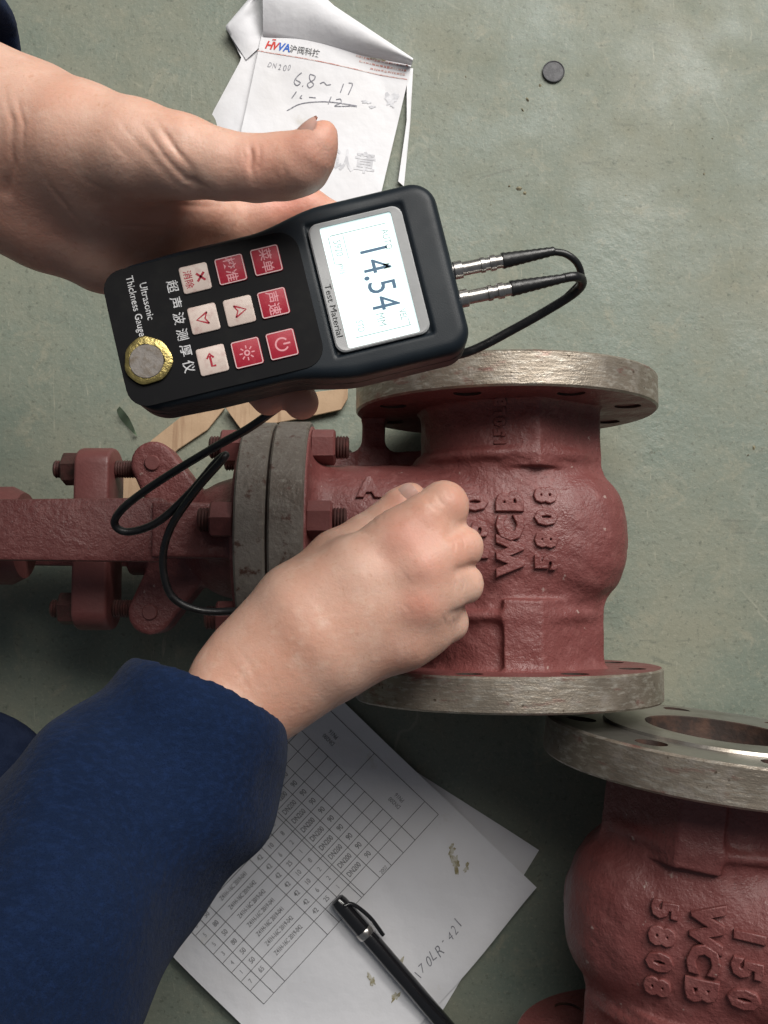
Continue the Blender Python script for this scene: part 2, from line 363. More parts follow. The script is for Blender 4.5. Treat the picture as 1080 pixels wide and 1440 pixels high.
# ------------------------------------------------------------------ gate valve (local frame: pipe axis = y, bonnet towards -x, axis height AZ)
AZ = .095; LF, TF, RF = .203, .022, .095
VC = np.array([.0772, .0349, 0.])
valve = thing('gate_valve', VC, 'red oxide painted gate valve lying under both hands with grey flange rims', 'valve', 'flanged gate valves on the floor')
UP = np.array([0, 0, AZ])
def vpart(name, V, Fc, m, parent=None, **k):
    return link(name, mesh(name, np.asarray(V)+UP, Fc, m, **k), parent or valve)
def ell(Q, cx, half, a, b, p=2.0):
    """disc with elliptical outline in (y,z), thickness along x"""
    e = ((np.abs(Q[1])/a)**p+(np.abs(Q[2])/b)**p)**(1/p)
    return np.maximum((e-1)*min(a, b), np.abs(Q[0]-cx)-half)
def body_sdf(Q):
    X, Y, Z = Q
    st = np.clip((X+.045)/.04, 0, 1); st = st*st*(3-2*st); q = np.maximum(X-.012, 0)/.0615; e = (q**2.7+(np.abs(Y)/(.0450+.0038*st))**2.7+(np.abs(Z)/.0575)**2.7)**(1/2.7)
    d = np.maximum((e-1)*.0455, -.128-X)
    neck = np.maximum(np.sqrt(X**2+Z**2)-.0535, np.abs(Y)-(LF/2-.004))
    # cast facets of the neck
    def hp(ax, az, bx, bz):
        nx, nz = -(bz-az), (bx-ax); l = math.hypot(nx, nz); return ((X-ax)*nx+(Z-az)*nz)/l
    fac = MX([hp(-.0085, .0535, .0135, .0590), hp(.0135, .0590, .0545, .0270), -(X+.0085)+0*Z, -Z+0*X, X-.0555+0*Z])
    fac = np.maximum(np.maximum(fac, np.abs(Y)-(LF/2-.004)), .040-np.abs(Y))
    pad = MX([hp(-.0085, .0580, .0135, .0600), hp(.0135, .0600, .0545, .0265), -(X+.0085)+0*Z, -Z+0*X, X-.0555+0*Z, np.abs(Y+.064)-.026])
    fac = smin(fac, pad, .0015)
    d = smin(d, smin(neck, fac, .0018), .006)
    for s in (1, -1):
        disc = np.maximum(np.sqrt(X**2+Z**2)-.0905, np.abs(Y-s*(LF/2-TF/2-.002))-(TF/2-.0036)); d = smin(d, disc, .008)
    d = smin(d, ell(Q, -.1255, .0048, .0705, .0805), .014)
    # web with an opening between neck, bonnet flange and pipe flange
    zz = np.abs(Z+.022)-.007
    bar = MX([np.abs(X+.085)-.042, np.abs(Y-.050)-.0075, zz+0*X]); up = MX([np.abs(X+.084)-.0075, np.abs(Y-.066)-.018, zz+0*X])
    d = smin(d, smin(bar, up, .009), .006)
    bead = np.sqrt((np.sqrt((X*1.0)**2+Z**2)-.0555)**2+(np.abs(Y)-.0475)**2)-.0022
    d = smin(d, bead, .006)
    boss = np.maximum(np.sqrt(Y**2+Z**2)-.010, np.abs(X-.066)-.0085); d = smin(d, boss, .004)
    d = np.maximum(d, -(np.sqrt(X**2+Z**2)-.0405+0*Y)*(np.abs(Y) > .05)-9.0*(np.abs(Y) <= .05))
    return d+.00025*np.sin(X*260+Y*190)*np.sin(Z*230+Y*150)
ax, Q = grid((-.135, -.103, -.096), (.098, .103, .096), .00135)
v = body_sdf(Q); BV, BF = nets(v, ax); BV = relax(BV, BF, 1, .4)
vpart('body', BV, BF, RED)
BVH = BVHTree.FromPolygons(BV.tolist(), BF.tolist())
# pipe flanges with bolt holes
def flange(sgn):
    y0, y1 = LF/2-TF, LF/2; rb = .040
    prof = [(y0, rb), (y0, RF-.0012), (y0+.0012, RF), (y1-.0028, RF), (y1-.0016, RF-.0012), (y1-.0016, .0640), (y1, .0632), (y1, rb+.001), (y1-.001, rb)]
    for gx in ():
        pass
    V, Fc = lathe(prof, 'y', (0, 0, 0), 112, closed=True)
    bm = bmesh.new(); vs_ = [bm.verts.new(p) for p in V]; [bm.faces.new([vs_[i] for i in f]) for f in Fc]; bmesh.ops.recalc_face_normals(bm, faces=bm.faces)
    me = bpy.data.meshes.new('t'); bm.to_mesh(me); bm.free(); a = link('t', me)
    cut = merge([lathe([(y0-.01, .0082), (y1+.01, .0082)], 'y', (.0775*math.cos(R_(22.5+45*k)), 0, .0775*math.sin(R_(22.5+45*k))), 20) for k in range(8)])
    cm = bpy.data.meshes.new('c'); cm.from_pydata(cut[0].tolist(), [], cut[1]); b = bmesh.new(); b.from_mesh(cm); bmesh.ops.recalc_face_normals(b, faces=b.faces); b.to_mesh(cm); b.free(); c = link('c', cm)
    md = a.modifiers.new('b', 'BOOLEAN'); md.operation = 'DIFFERENCE'; md.object = c; md.solver = 'EXACT'
    r = bpy.data.meshes.new_from_object(a.evaluated_get(bpy.context.evaluated_depsgraph_get()))
    V = np.array([p.co[:] for p in r.vertices]); Fc = [tuple(p.vertices) for p in r.polygons]
    for o in (a, c): bpy.data.objects.remove(o)
    cen = np.array([V[list(f)].mean(0) for f in Fc]); rad = np.hypot(cen[:, 0], cen[:, 2])
    fm = np.zeros(len(Fc), int)
    fm[rad > RF-.0010] = 1
    fm[(cen[:, 1] > y1-.0025) & (rad <= RF-.001)] = 2
    fm[rad < rb+.0006] = 3
    hol = np.array([min(math.hypot(q[0]-.0775*math.cos(R_(22.5+45*k)), q[2]-.0775*math.sin(R_(22.5+45*k))) for k in range(8)) for q in cen]); fm[(hol < .0083) & (cen[:, 1] > y0+.002) & (cen[:, 1] < y1-.003)] = 3
    if sgn < 0: V = V*[-1, -1, 1]
    return vpart('pipe_flange', V, Fc, [RED, RIM, FACE, RUST], ang=35, fmat=fm)
flange(1); flange(-1)
for s in (1, -1):
    V, Fc = lathe([(s*(LF/2-.0004), .0399), (s*(LF/2-.045), .0385), (s*(LF/2-.046), .001)], 'y', (0, 0, 0), 48); vpart('bore', V, Fc[:-2], RUST)
# bonnet joint
def elldisc(x0, x1, a, b, ch=.0012, seg=96):
    V = []; prof = [(x0, -ch), (x0+ch, 0), (x1-ch, 0), (x1, -ch)]
    for x, o in prof:
        for k in range(seg):
            t = 2*math.pi*k/seg; V.append((x, (a+o)*math.cos(t), (b+o)*math.sin(t)))
    return np.array(V), [(i*seg+k, i*seg+(k+1) % seg, i*seg+seg+(k+1) % seg, i*seg+seg+k) for i in range(3) for k in range(seg)]+[tuple(range(seg-1, -1, -1)), tuple(3*seg+k for k in range(seg))]
V, Fc = elldisc(-.1424, -.1222, .0735, .083); vpart('body_joint_flange', V, Fc, CAST, ang=40)
V, Fc = elldisc(-.1440, -.1422, .0695, .079, .0003); vpart('gasket', V, Fc, RUST, ang=40)
V, Fc = elldisc(-.1615, -.1438, .0730, .0825); vpart('bonnet_flange', V, Fc, CAST, ang=40)
for a in (7, 63, -54, 180-63, 180+54, 187):
    cy, cz = .0605*math.sin(R_(a)), .0680*math.cos(R_(a))
    V, Fc = hexnut(-.1215, -.1065, .0110, cy, cz, R_(a)); n_ = vpart('nut', V, Fc, REDS, ang=30)
    V, Fc = screw(-.1065, -.0985, .0072, cy, cz); vpart('stud', V, Fc, THREAD, n_, ang=40)
    V, Fc = hexnut(-.1760, -.1617, .0110, cy, cz, R_(a+20)); n_ = vpart('nut', V, Fc, REDS, ang=30)
    V, Fc = screw(-.1830, -.1760, .0072, cy, cz); vpart('stud', V, Fc, THREAD, n_, ang=40)
def bonnet_sdf(Q):
    X, Y, Z = Q
    q = (-(X+.1625))/.040; e = (np.maximum(q, 0)**2.2+(np.abs(Y)/.0385)**2.2+(np.abs(Z)/.047)**2.2)**(1/2.2)
    d = np.maximum((e-1)*.036, X+.160)
    d = smin(d, ell(Q, -.1625, .0025, .062, .071), .010)
    d = smin(d, np.maximum(np.sqrt(Y**2+Z**2)-.023, np.abs(X+.215)-.022), .008)
    for s in (1, -1):
        for z0 in (.0,):
            t = np.clip(((X+.2205)*.018+(Y-s*.046)*(-s*.03))/(.018**2+.03**2), 0, 1)
            cap = np.sqrt((X+.2205-t*.018)**2+(Y-s*.046+s*t*.03)**2)-(.0138+.004*t)
            d = smin(d, smax(cap+0*Z, np.abs(Z-.004)-.014, .002), .004)
        leg = MX([np.abs(Y-.002)-.016+0*X+0*Z, np.abs(s*Z-.0575+.35*np.maximum(X+.2, 0))-.0085+0*Y, np.abs(X+.188)-.022+0*Y])
        d = smin(d, leg, .006)
    return d
ax, Q = grid((-.243, -.075, -.080), (-.154, .075, .080), .0014)
V, Fc = nets(bonnet_sdf(Q), ax); V = relax(V, Fc, 1, .4); vpart('bonnet', V, Fc, RED)
for s in (1, -1):
    V, Fc = prism([(-.395, -.0145), (-.205, -.0165), (-.200, -.012), (-.200, .016), (-.205, .0205), (-.395, .0185)], .0520*s if s > 0 else -.064, .0640*s if s > 0 else -.052, 'z', .0016)
    vpart('yoke_arm', V, Fc, RED, ang=40)
V, Fc = lathe([(-.39, .026), (-.388, .030), (-.312, .031), (-.304, .027), (-.303, .012)], 'x', (0, .002, 0), 48); vpart('yoke_hub', V, Fc, REDS, ang=50)
V, Fc = screw(-.40, -.235, .009, 0, 0, .003); vpart('stem', V, Fc, THREAD, ang=40)
pl = [(.0455*s+.0120*math.cos(t), .020*math.sin(t)) for s, t in [(1, R_(a)) for a in range(-90, 91, 15)]+[(-1, R_(a)) for a in range(90, 271, 15)]]
V, Fc = prism(pl, -.2690, -.2470, 'x', .0022); vpart('gland_plate', V, Fc, REDS, ang=50)
for s in (1, -1):
    V, Fc = hexnut(-.2805, -.2692, .0105, s*.0440, .002, .3); b_ = vpart('gland_nut', V, Fc, NUTM, ang=30)
    V, Fc = screw(-.2860, -.2240, .0058, s*.0440, .002); vpart('eyebolt', V, Fc, THREAD, b_, ang=40)
    V, Fc = lathe([(-.014, .0048), (.0190, .0048), (.0196, .0042)], 'z', (-.2205, s*.046, 0), 24); vpart('lug_pin', V, Fc, REDS, ang=40)
# raised cast letters, placed on the casting by a ray from above
def cast_text(parent, s, x, y, size, ang, adv, nrm=Vector((0, 0, 1)), src=None, ori=Vector((0, 0, .3)), sx=1.0):
    """one raised letter per character; ang = reading direction in the xy plane"""
    a = R_(ang); n = len(s)
    for i, ch in enumerate(s):
        d = (i-(n-1)/2)*adv; px, py = x+d*math.cos(a), y+d*math.sin(a)
        hit = BVH.ray_cast(Vector((px, py, .2)), Vector((0, 0, -1)))
        if hit[0] is None: continue
        p, nn = hit[0], hit[1]
        if nn.z < 0: nn = -nn
        nn = (nn*.7+Vector((0, 0, .3))).normalized()
        rd = Vector((math.cos(a), math.sin(a), 0)); rd = (rd-nn*rd.dot(nn)).normalized(); upv = nn.cross(rd)
        V, Fc = text(ch, .038, .062, .035, 2)
        W = np.array([p[:]])+size*(V[:, :1]*sx*np.array([rd[:]])+V[:, 1:2]*np.array([upv[:]])+(V[:, 2:]+.055)*np.array([nn[:]]))
        vpart('raised_letter', W, Fc, RED, parent, smooth=True, ang=50)
LET = []
cast_text(valve, 'WCB', -.0045, .0030, .0200, 90, .0158)
cast_text(valve, '5808', .0165, .0030, .0165, 90, .0128, sx=1.05)
cast_text(valve, '150', -.0245, .0030, .0185, 90, .0150)
cast_text(valve, 'A', -.0860, .0270, .0170, 0, .015)
cast_text(valve, '150LB', -.0090, .0660, .0090, 90, .0062)

# second valve: copies of every part, turned about and rolled
def copy_tree(o, parent=None):
    c = o.copy(); COL.objects.link(c); c.parent = parent
    for ch in list(o.children): copy_tree(ch, c)
    return c
valve2 = copy_tree(valve)
c2 = P(1014, 1026, .117)
yaw = R_(180-6); axis = np.array([-math.sin(R_(-6)), math.cos(R_(-6)), 0]); c2 = c2-axis*(LF/2*1.1)
M2 = Matrix.Translation((c2[0], c2[1], .1115)) @ Matrix.Rotation(yaw, 4, 'Z') @ Matrix.Rotation(R_(-3), 4, 'X') @ Matrix.Rotation(R_(20), 4, 'Y') @ Matrix.Scale(1.1, 4) @ Matrix.Translation((0, 0, -AZ))
valve2.matrix_world = M2; valve2.location, valve2.rotation_euler, valve2.scale = M2.to_translation(), M2.to_euler(), (1.1, 1.1, 1.1)
valve2['label'] = 'dark red gate valve in shade below the measured one, flange bore showing'

# ------------------------------------------------------------------ hands
def quad_split(V, Fc):
    n = len(V); E_ = np.sort(np.concatenate([Fc[:, [i, (i+1) % 4]] for i in range(4)]), 1); key = E_[:, 0]*n+E_[:, 1]; u, inv = np.unique(key, return_inverse=True); inv = inv.ravel()
    em = .5*(V[u//n]+V[u % n]); fc = V[Fc].mean(1); m = len(Fc); e = [n+inv[i*m:(i+1)*m] for i in range(4)]; c = n+len(em)+np.arange(m)
    return np.vstack([V, em, fc]), np.vstack([np.stack([Fc[:, i], e[i], c, e[i-1]], 1) for i in range(4)])
def vnormals(V, Fc):
    fn = np.cross(V[Fc[:, 2]]-V[Fc[:, 0]], V[Fc[:, 3]]-V[Fc[:, 1]]); N_ = np.zeros_like(V)
    for i in range(4): np.add.at(N_, Fc[:, i], fn)
    return N_/(np.linalg.norm(N_, axis=1)[:, None]+1e-12)
def surf(mesh_bvh, pts):
    out = []
    for a, b in pts:
        o_ = Vector((0, 0, H)); hit = mesh_bvh.ray_cast(o_, (Vector(P(a, b, .1)[:])-o_).normalized())
        if hit[0] is not None: out.append(np.array(hit[0]))
    return out
def hand(name, prims, lo, hi, h, k0, grooves=(), bumps=(), flush=(), parent=None, lines=(), crease=.5):
    ax, Q = grid(lo, hi, h); d = None
    for chain, k in prims:
        e = None
        for (a, ra), (b, rb) in zip(chain[:-1], chain[1:]):
            q = cone(Q, a, b, ra, rb); e = q if e is None else smin(e, q, .004)
        d = e if d is None else smin(d, e, k)
    for pts, amp, wd in grooves:
        g = None
        for a, b in zip(pts[:-1], pts[1:]):
            q = cone(Q, a, b, 0, 0); g = q if g is None else np.minimum(g, q)
        d = d+amp*np.exp(-(g/wd)**2)
    for c, amp, wd in bumps:
        g = (Q[0]-c[0])**2+(Q[1]-c[1])**2+(Q[2]-c[2])**2; d = d-amp*np.exp(-g/wd**2)
    V, Fc = nets(d, ax); V, Fc = largest(V, Fc); V = relax(V, Fc, 2, .5)
    b0 = BVHTree.FromPolygons(V.tolist(), Fc.tolist()); fine = [(q, amp, wd) for q, amp, wd in ((surf(b0, pts), amp, wd) for pts, amp, wd in lines) if len(q) > 1]
    V, Fc = quad_split(V, Fc); V = relax(V, Fc, 2, .5); N_ = vnormals(V, Fc)
    for pts, amp, wd in fine:
        g = np.full(len(V), 9.)
        for a, b in zip(pts[:-1], pts[1:]): g = np.minimum(g, cone((V[:, 0], V[:, 1], V[:, 2]), a, b, 0, 0))
        e_ = np.minimum(np.linalg.norm(V-pts[0], axis=1), np.linalg.norm(V-pts[-1], axis=1)); L_ = np.linalg.norm(pts[-1]-pts[0]); fd = np.clip(e_/(.35*L_), 0, 1)
        V = V-N_*(crease*amp*fd*(np.exp(-(g/wd)**2)-.25*np.exp(-((g-2.2*wd)/(1.3*wd))**2)))[:, None]
    o = obj(name, V, Fc, SKIN, parent); o['_'] = 0; HB[o.name] = BVHTree.FromPolygons(V.tolist(), Fc.tolist()); del o['_']
    col = np.zeros(len(V))
    for c, amp, wd in flush: col = np.maximum(col, amp*np.exp(-((V-np.asarray(c))**2).sum(1)/wd**2))
    at = o.data.attributes.new('flush', 'FLOAT', 'POINT'); at.data.foreach_set('value', col.astype(np.float32))
    return o
HB = {}
def pc(*pts): return [(P(a, b, z), r/1000) for a, b, z, r in pts]
def px(*pts): return [P(a, b, z) for a, b, z in pts]
person = thing('person', (-.30, -.02, 0), 'person in a navy fleece sleeve holding a gauge and pressing its probe onto the valve', 'person')
LH = [
 (pc((-330, 85, .300, 36), (-40, 158, .306, 32), (40, 190, .306, 29), (90, 222, .304, 27)), .01),
 (pc((-30, 240, .300, 27), (60, 268, .297, 26), (150, 305, .291, 22), (225, 328, .286, 15)), .014),
 (pc((-20, 260, .297, 25), (70, 310, .288, 23), (150, 358, .281, 18), (185, 378, .279, 13)), .012),
 (pc((20, 180, .314, 26), (110, 200, .325, 25), (190, 212, .334, 20.5), (255, 220, .339, 16.2)), .016),
 (pc((250, 220, .339, 16.2), (310, 232, .341, 13.6), (360, 237, .342, 12.8), (400, 234, .344, 12.8), (424, 229, .347, 11.8), (440, 212, .351, 9.2), (450, 198, .353, 6.4), (458, 185, .354, 4.0)), .006),
 (pc((150, 255, .312, 20), (230, 285, .302, 15), (300, 302, .290, 10)), .014),
 (pc((200, 325, .283, 13), (290, 330, .278, 11), (350, 330, .275, 10)), .010),
 (pc((225, 310, .284, 13), (300, 307, .281, 10.8), (370, 303, .279, 9.8), (432, 293, .277, 9.2), (490, 320, .272, 8.2), (515, 365, .270, 7.6)), .006),
 (pc((232, 335, .281, 12), (330, 440, .272, 9.4), (395, 520, .273, 8.8), (424, 566, .278, 8.2)), .004),
 (pc((205, 358, .279, 11.5), (290, 460, .271, 9), (350, 530, .272, 8.4), (377, 562, .277, 7.6)), .003),
 (pc((172, 376, .278, 11), (235, 470, .271, 8), (285, 525, .272, 7)), .003)]
LLINES = [([(196, 168), (214, 196), (236, 226), (262, 252), (300, 267)], .0013, .0013), ([(212, 160), (232, 190), (252, 216), (280, 246)], .0007, .0010), ([(228, 178), (244, 205), (262, 228)], .0005, .0008),
 ([(350, 200), (354, 216), (352, 236), (358, 256)], .0010, .0010), ([(362, 202), (366, 214), (364, 232)], .0006, .0008), ([(341, 206), (344, 222), (342, 240)], .0004, .0008), ([(396, 228), (402, 246), (398, 262)], .0003, .0009),
 ([(112, 250), (160, 272), (210, 285), (270, 290), (330, 290)], .0009, .0012), ([(120, 300), (180, 318), (240, 322)], .0007, .0011), ([(50, 225), (90, 285), (130, 330)], .0006, .0012), ([(386, 283), (390, 296), (388, 306)], .0009, .0009), ([(330, 292), (336, 306), (334, 320)], .0006, .0009),
 ([(4, 120), (18, 170), (20, 230), (12, 280)], .0009, .0013), ([(22, 130), (34, 175), (34, 220)], .0006, .0011), ([(140, 180), (165, 205), (190, 232)], .0003, .0012), ([(160, 160), (180, 185), (205, 215)], .0003, .0010)]
RLINES = [([(600, 700), (606, 712), (618, 722)], .0006, .0008), ([(612, 690), (618, 704), (630, 716)], .0006, .0008), ([(624, 684), (630, 698), (640, 708)], .0005, .0008),
 ([(636, 756), (640, 768), (638, 780)], .0006, .0007), ([(648, 752), (653, 766), (650, 782)], .0006, .0007), ([(636, 810), (640, 820), (638, 834)], .0006, .0007), ([(648, 808), (653, 820), (650, 836)], .0006, .0007), ([(622, 866), (626, 876), (622, 888)], .0005, .0007), ([(634, 864), (638, 876), (634, 888)], .0005, .0007),
 ([(520, 722), (526, 734), (528, 746)], .0007, .0008), ([(532, 714), (538, 726), (540, 738)], .0006, .0008), ([(480, 745), (520, 752), (560, 735), (585, 712)], .0008, .0016),
 ([(330, 905), (352, 935), (372, 975)], .0004, .0014), ([(318, 925), (340, 950), (362, 990)], .0003, .0012), ([(560, 800), (572, 812), (578, 826)], .0003, .0009), ([(566, 850), (576, 858), (578, 870)], .0003, .0009)]
hl = hand('hand', LH, (P(-330, 0, .30)[0]-.01, P(0, 640, .27)[1], .235), (P(545, 0, .27)[0], P(0, -60, .30)[1], .385), .0014, .01,
  grooves=[(px((236, 190, .357), (250, 222, .358), (268, 252, .350), (296, 268, .338)), .0016, .0028), (px((352, 205, .352), (352, 222, .355), (360, 238, .356)), .0011, .0016),
           (px((150, 285, .318), (230, 300, .308), (300, 305, .296)), .0010, .002), (px((0, 120, .335), (20, 200, .337), (10, 270, .325)), .0010, .0025), (px((205, 210, .355), (232, 240, .352), (262, 266, .345)), .0008, .002)],
  flush=[(P(440, 215, .352), .55, .012), (P(365, 235, .352), .35, .012), (P(410, 285, .286), .7, .018), (P(200, 300, .31), .45, .028), (P(60, 285, .31), .4, .03), (P(424, 566, .28), .8, .014), (P(377, 562, .28), .8, .014)], parent=person, lines=LLINES)
RH = [
 (pc((100, 1300, .270, 36), (230, 1110, .238, 31), (330, 985, .216, 23), (352, 960, .214, 21)), .01),
 (pc((322, 948, .212, 18), (420, 855, .218, 20), (500, 800, .221, 17), (562, 757, .221, 13.5)), .012),
 (pc((345, 965, .213, 19), (440, 890, .221, 19), (592, 795, .225, 13.5)), .014),
 (pc((360, 980, .213, 18), (460, 910, .219, 18), (592, 846, .221, 13.5)), .014),
 (pc((378, 994, .212, 16), (470, 935, .213, 16.5), (572, 897, .212, 13.5)), .014),
 (pc((395, 985, .205, 15), (480, 925, .203, 17), (560, 895, .198, 14)), .012),
 (pc((350, 915, .206, 16), (415, 845, .203, 18.5), (474, 785, .200, 14.4)), .014),
 (pc((474, 785, .200, 14.4), (512, 756, .197, 11.8), (540, 736, .195, 10.8), (562, 714, .193, 10.0), (577, 702, .191, 9.2)), .006),
 (pc((470, 870, .200, 19), (575, 840, .195, 14), (600, 800, .195, 12)), .010),
 (pc((562, 757, .221, 13.5), (598, 730, .223, 12.4), (624, 711, .220, 12.4)), .010),
 (pc((592, 795, .225, 13.5), (625, 780, .224, 11.4), (650, 769, .219, 10.4)), .011),
 (pc((592, 846, .221, 13.5), (625, 832, .219, 11.2), (651, 822, .214, 10.2)), .011),
 (pc((572, 897, .212, 13.5), (605, 886, .209, 11), (632, 876, .203, 9.6)), .012),
 (pc((624, 711, .220, 12.4), (616, 724, .188, 9.0), (594, 740, .168, 7.8)), .003),
 (pc((650, 769, .219, 10.4), (642, 770, .186, 8.8), (606, 762, .170, 7.8)), .003),
 (pc((651, 822, .214, 10.2), (638, 820, .182, 8.6), (602, 812, .176, 7.8)), .003),
 (pc((632, 876, .203, 9.6), (620, 878, .176, 8.0), (588, 866, .172, 7.4)), .003)]
hr = hand('hand', RH, (P(60, 0, .24)[0], P(0, 1340, .27)[1], .150), (P(690, 0, .20)[0], P(0, 655, .2)[1], .30), .0014, .01,
  grooves=[(px((632, 754, .234), (650, 742, .230), (664, 735, .218)), .0013, .0028), (px((642, 802, .232), (660, 796, .224), (674, 794, .212)), .0013, .0028), (px((632, 858, .226), (650, 852, .218), (664, 848, .206)), .0012, .0028),
           (px((480, 735, .214), (545, 742, .214), (590, 715, .214)), .0012, .004), (px((540, 785, .237), (590, 772, .238)), .0004, .006), (px((530, 835, .240), (590, 822, .240)), .0004, .006)],
  bumps=[(P(566, 757, .234), .0013, .008), (P(594, 797, .238), .0018, .009), (P(590, 848, .233), .0013, .008), (P(566, 902, .222), .001, .008), (P(500, 815, .24), .0006, .012)],
  flush=[(P(575, 760, .234), .55, .016), (P(598, 797, .238), .45, .013), (P(590, 848, .233), .75, .010), (P(563, 902, .222), .3, .012), (P(570, 715, .2), .45, .012), (P(650, 769, .23), .3, .012), (P(650, 700, .23), .3, .012)], parent=person, lines=RLINES, crease=.35)
def nail(hnd, c, fwd, nrm, L_, W_, curve=.45):
    """curved fingernail plate with rounded root and free edge"""
    c = np.asarray(c, float); f = np.asarray(fwd, float); f /= np.linalg.norm(f); n = np.asarray(nrm, float); n -= f*n.dot(f); n /= np.linalg.norm(n); s = np.cross(f, n)
    V = []; nu, nv = 12, 11
    for i in range(nu):
        a = -1+2*i/(nu-1); wd = (1-abs(a)**3.2*.45)
        for j in range(nv):
            b = (-1+2*j/(nv-1))*wd
            V.append(c+f*a*L_/2+s*b*W_/2-n*(curve*W_/2*b*b+.10*L_*max(0, a)**2+.05*L_*max(0, -a)**2)+n*.0002)
    m = len(V); V = V+[p-n*.0006 for p in V]
    Fc = [(i*nv+j, i*nv+j+1, i*nv+nv+j+1, i*nv+nv+j) for i in range(nu-1) for j in range(nv-1)]
    Fc += [tuple(m+q for q in f_[::-1]) for f_ in Fc]
    return obj('fingernail', V, Fc, NAIL, hnd)
def ndir(a, b): return P(*b)-P(*a)
def nail_at(hnd, pxy, tip, L_, W_, tilt=(0, 0, 0), curve=.45):
    o_ = Vector((0, 0, H)); d_ = Vector(P(*pxy, .1)[:])-o_; hit = HB[hnd.name].ray_cast(o_, d_.normalized())
    p, n = np.array(hit[0]), np.array(hit[1]); n = n if n[2] > 0 else -n
    return nail(hnd, p+n*.0003, P(*tip, p[2])-P(*pxy, p[2])+np.array([0, 0, .002]), n+np.array(tilt), L_, W_, curve)
ta, tn = P(436, 215, .349), np.array([-.36, .70, .62])/np.linalg.norm([-.36, .70, .62])
tp = HB[hl.name].ray_cast(Vector(ta), Vector(tn))[0]; nail(hl, np.array(tp if tp is not None else ta+tn*.01)+tn*.0003, ndir((420, 226, .347), (457, 188, .354)), tn, .0150, .0125, .62)
nail_at(hr, (569, 697), (586, 682), .0130, .0115, (0, 0, .2))

# ------------------------------------------------------------------ sleeves and trouser leg
def sleeve(name, chain, pn, h, lo, hi, seed, wr=.012, cutp=None, parent=None, th=.0085, m=CLOTH, cr=.075):
    ax, Q = grid(lo, hi, h); d = None
    for (a, ra), (b, rb) in zip(chain[:-1], chain[1:]):
        q = cone(Q, a, b, ra, rb); d = q if d is None else smin(d, q, .03)
    r = np.random.default_rng(seed)
    fold = 0
    for _ in range(9):
        k = r.normal(size=3)*np.array([1, 1, .6]); k *= r.uniform(28, 85)/np.linalg.norm(k); fold = fold+np.sin(Q[0]*k[0]+Q[1]*k[1]+Q[2]*k[2]+r.uniform(0, 6)+1.3*np.sin(Q[0]*31+Q[1]*24+r.uniform(0, 6)))*(40/np.linalg.norm(k))
    d = d+wr*fold/4
    if cutp is not None:
        pn = np.asarray(pn, float); pn /= np.linalg.norm(pn)
        cc = np.asarray(cutp)-pn*cr; cut = np.sqrt((Q[0]-cc[0])**2+(Q[1]-cc[1])**2+(Q[2]-cc[2])**2)-cr; cut = np.where((Q[0]-cc[0])*pn[0]+(Q[1]-cc[1])*pn[1]+(Q[2]-cc[2])*pn[2] < 0, -.05, cut)
        hem = -.0012*np.exp(-((cut+.022)/.002)**2)
        d = d-hem*1.0
        inner = np.maximum(d+th, -(cut+.09)); d = smax(smax(d, cut, .008), -inner, .004)
    V, Fc = nets(d, ax); V, Fc = largest(V, Fc); V = relax(V, Fc, 5, .5)
    return obj(name, V, Fc, m, parent)
ch = pc((350, 932, .212, 40), (292, 1012, .222, 46), (188, 1152, .25, 48.5), (5, 1345, .30, 54), (-190, 1550, .36, 60))
axd = P(325, 968, .216)-P(195, 1155, .25)
sleeve('sleeve', ch, axd+np.array([.0, .0, .012]), .0022, (P(-190, 0, .36)[0]-.075, P(0, 1550, .36)[1]-.08, .15), (P(440, 0, .2)[0], P(0, 880, .2)[1], .43), 3, cutp=P(338, 950, .222), cr=.066, parent=person)
ch = pc((60, 185, .31, 44), (-60, 165, .31, 49), (-320, 120, .33, 56), (-620, 60, .38, 62))
sleeve('sleeve', ch, (.955, -.30, -.02), .003, (P(-620, 0, .38)[0]-.07, P(0, 420, .3)[1], .22), (P(90, 0, .3)[0], P(0, -160, .3)[1]+.02, .46), 5, cutp=P(-36, 165, .31), cr=.5, parent=person)
ch = pc((-42, 1112, .19, 43), (-260, 1240, .22, 62), (-520, 1380, .30, 80))
sleeve('trouser_leg', ch, None, .004, (-.62, -.50, .05), (P(90, 0, .19)[0], P(0, 950, .19)[1], .42), 11, wr=.004, parent=person, m=TROUSER)
ch = [(P(-50, 1115, .18), .038), (P(-120, 1150, .09), .05), (P(-160, 1170, .03), .05)]

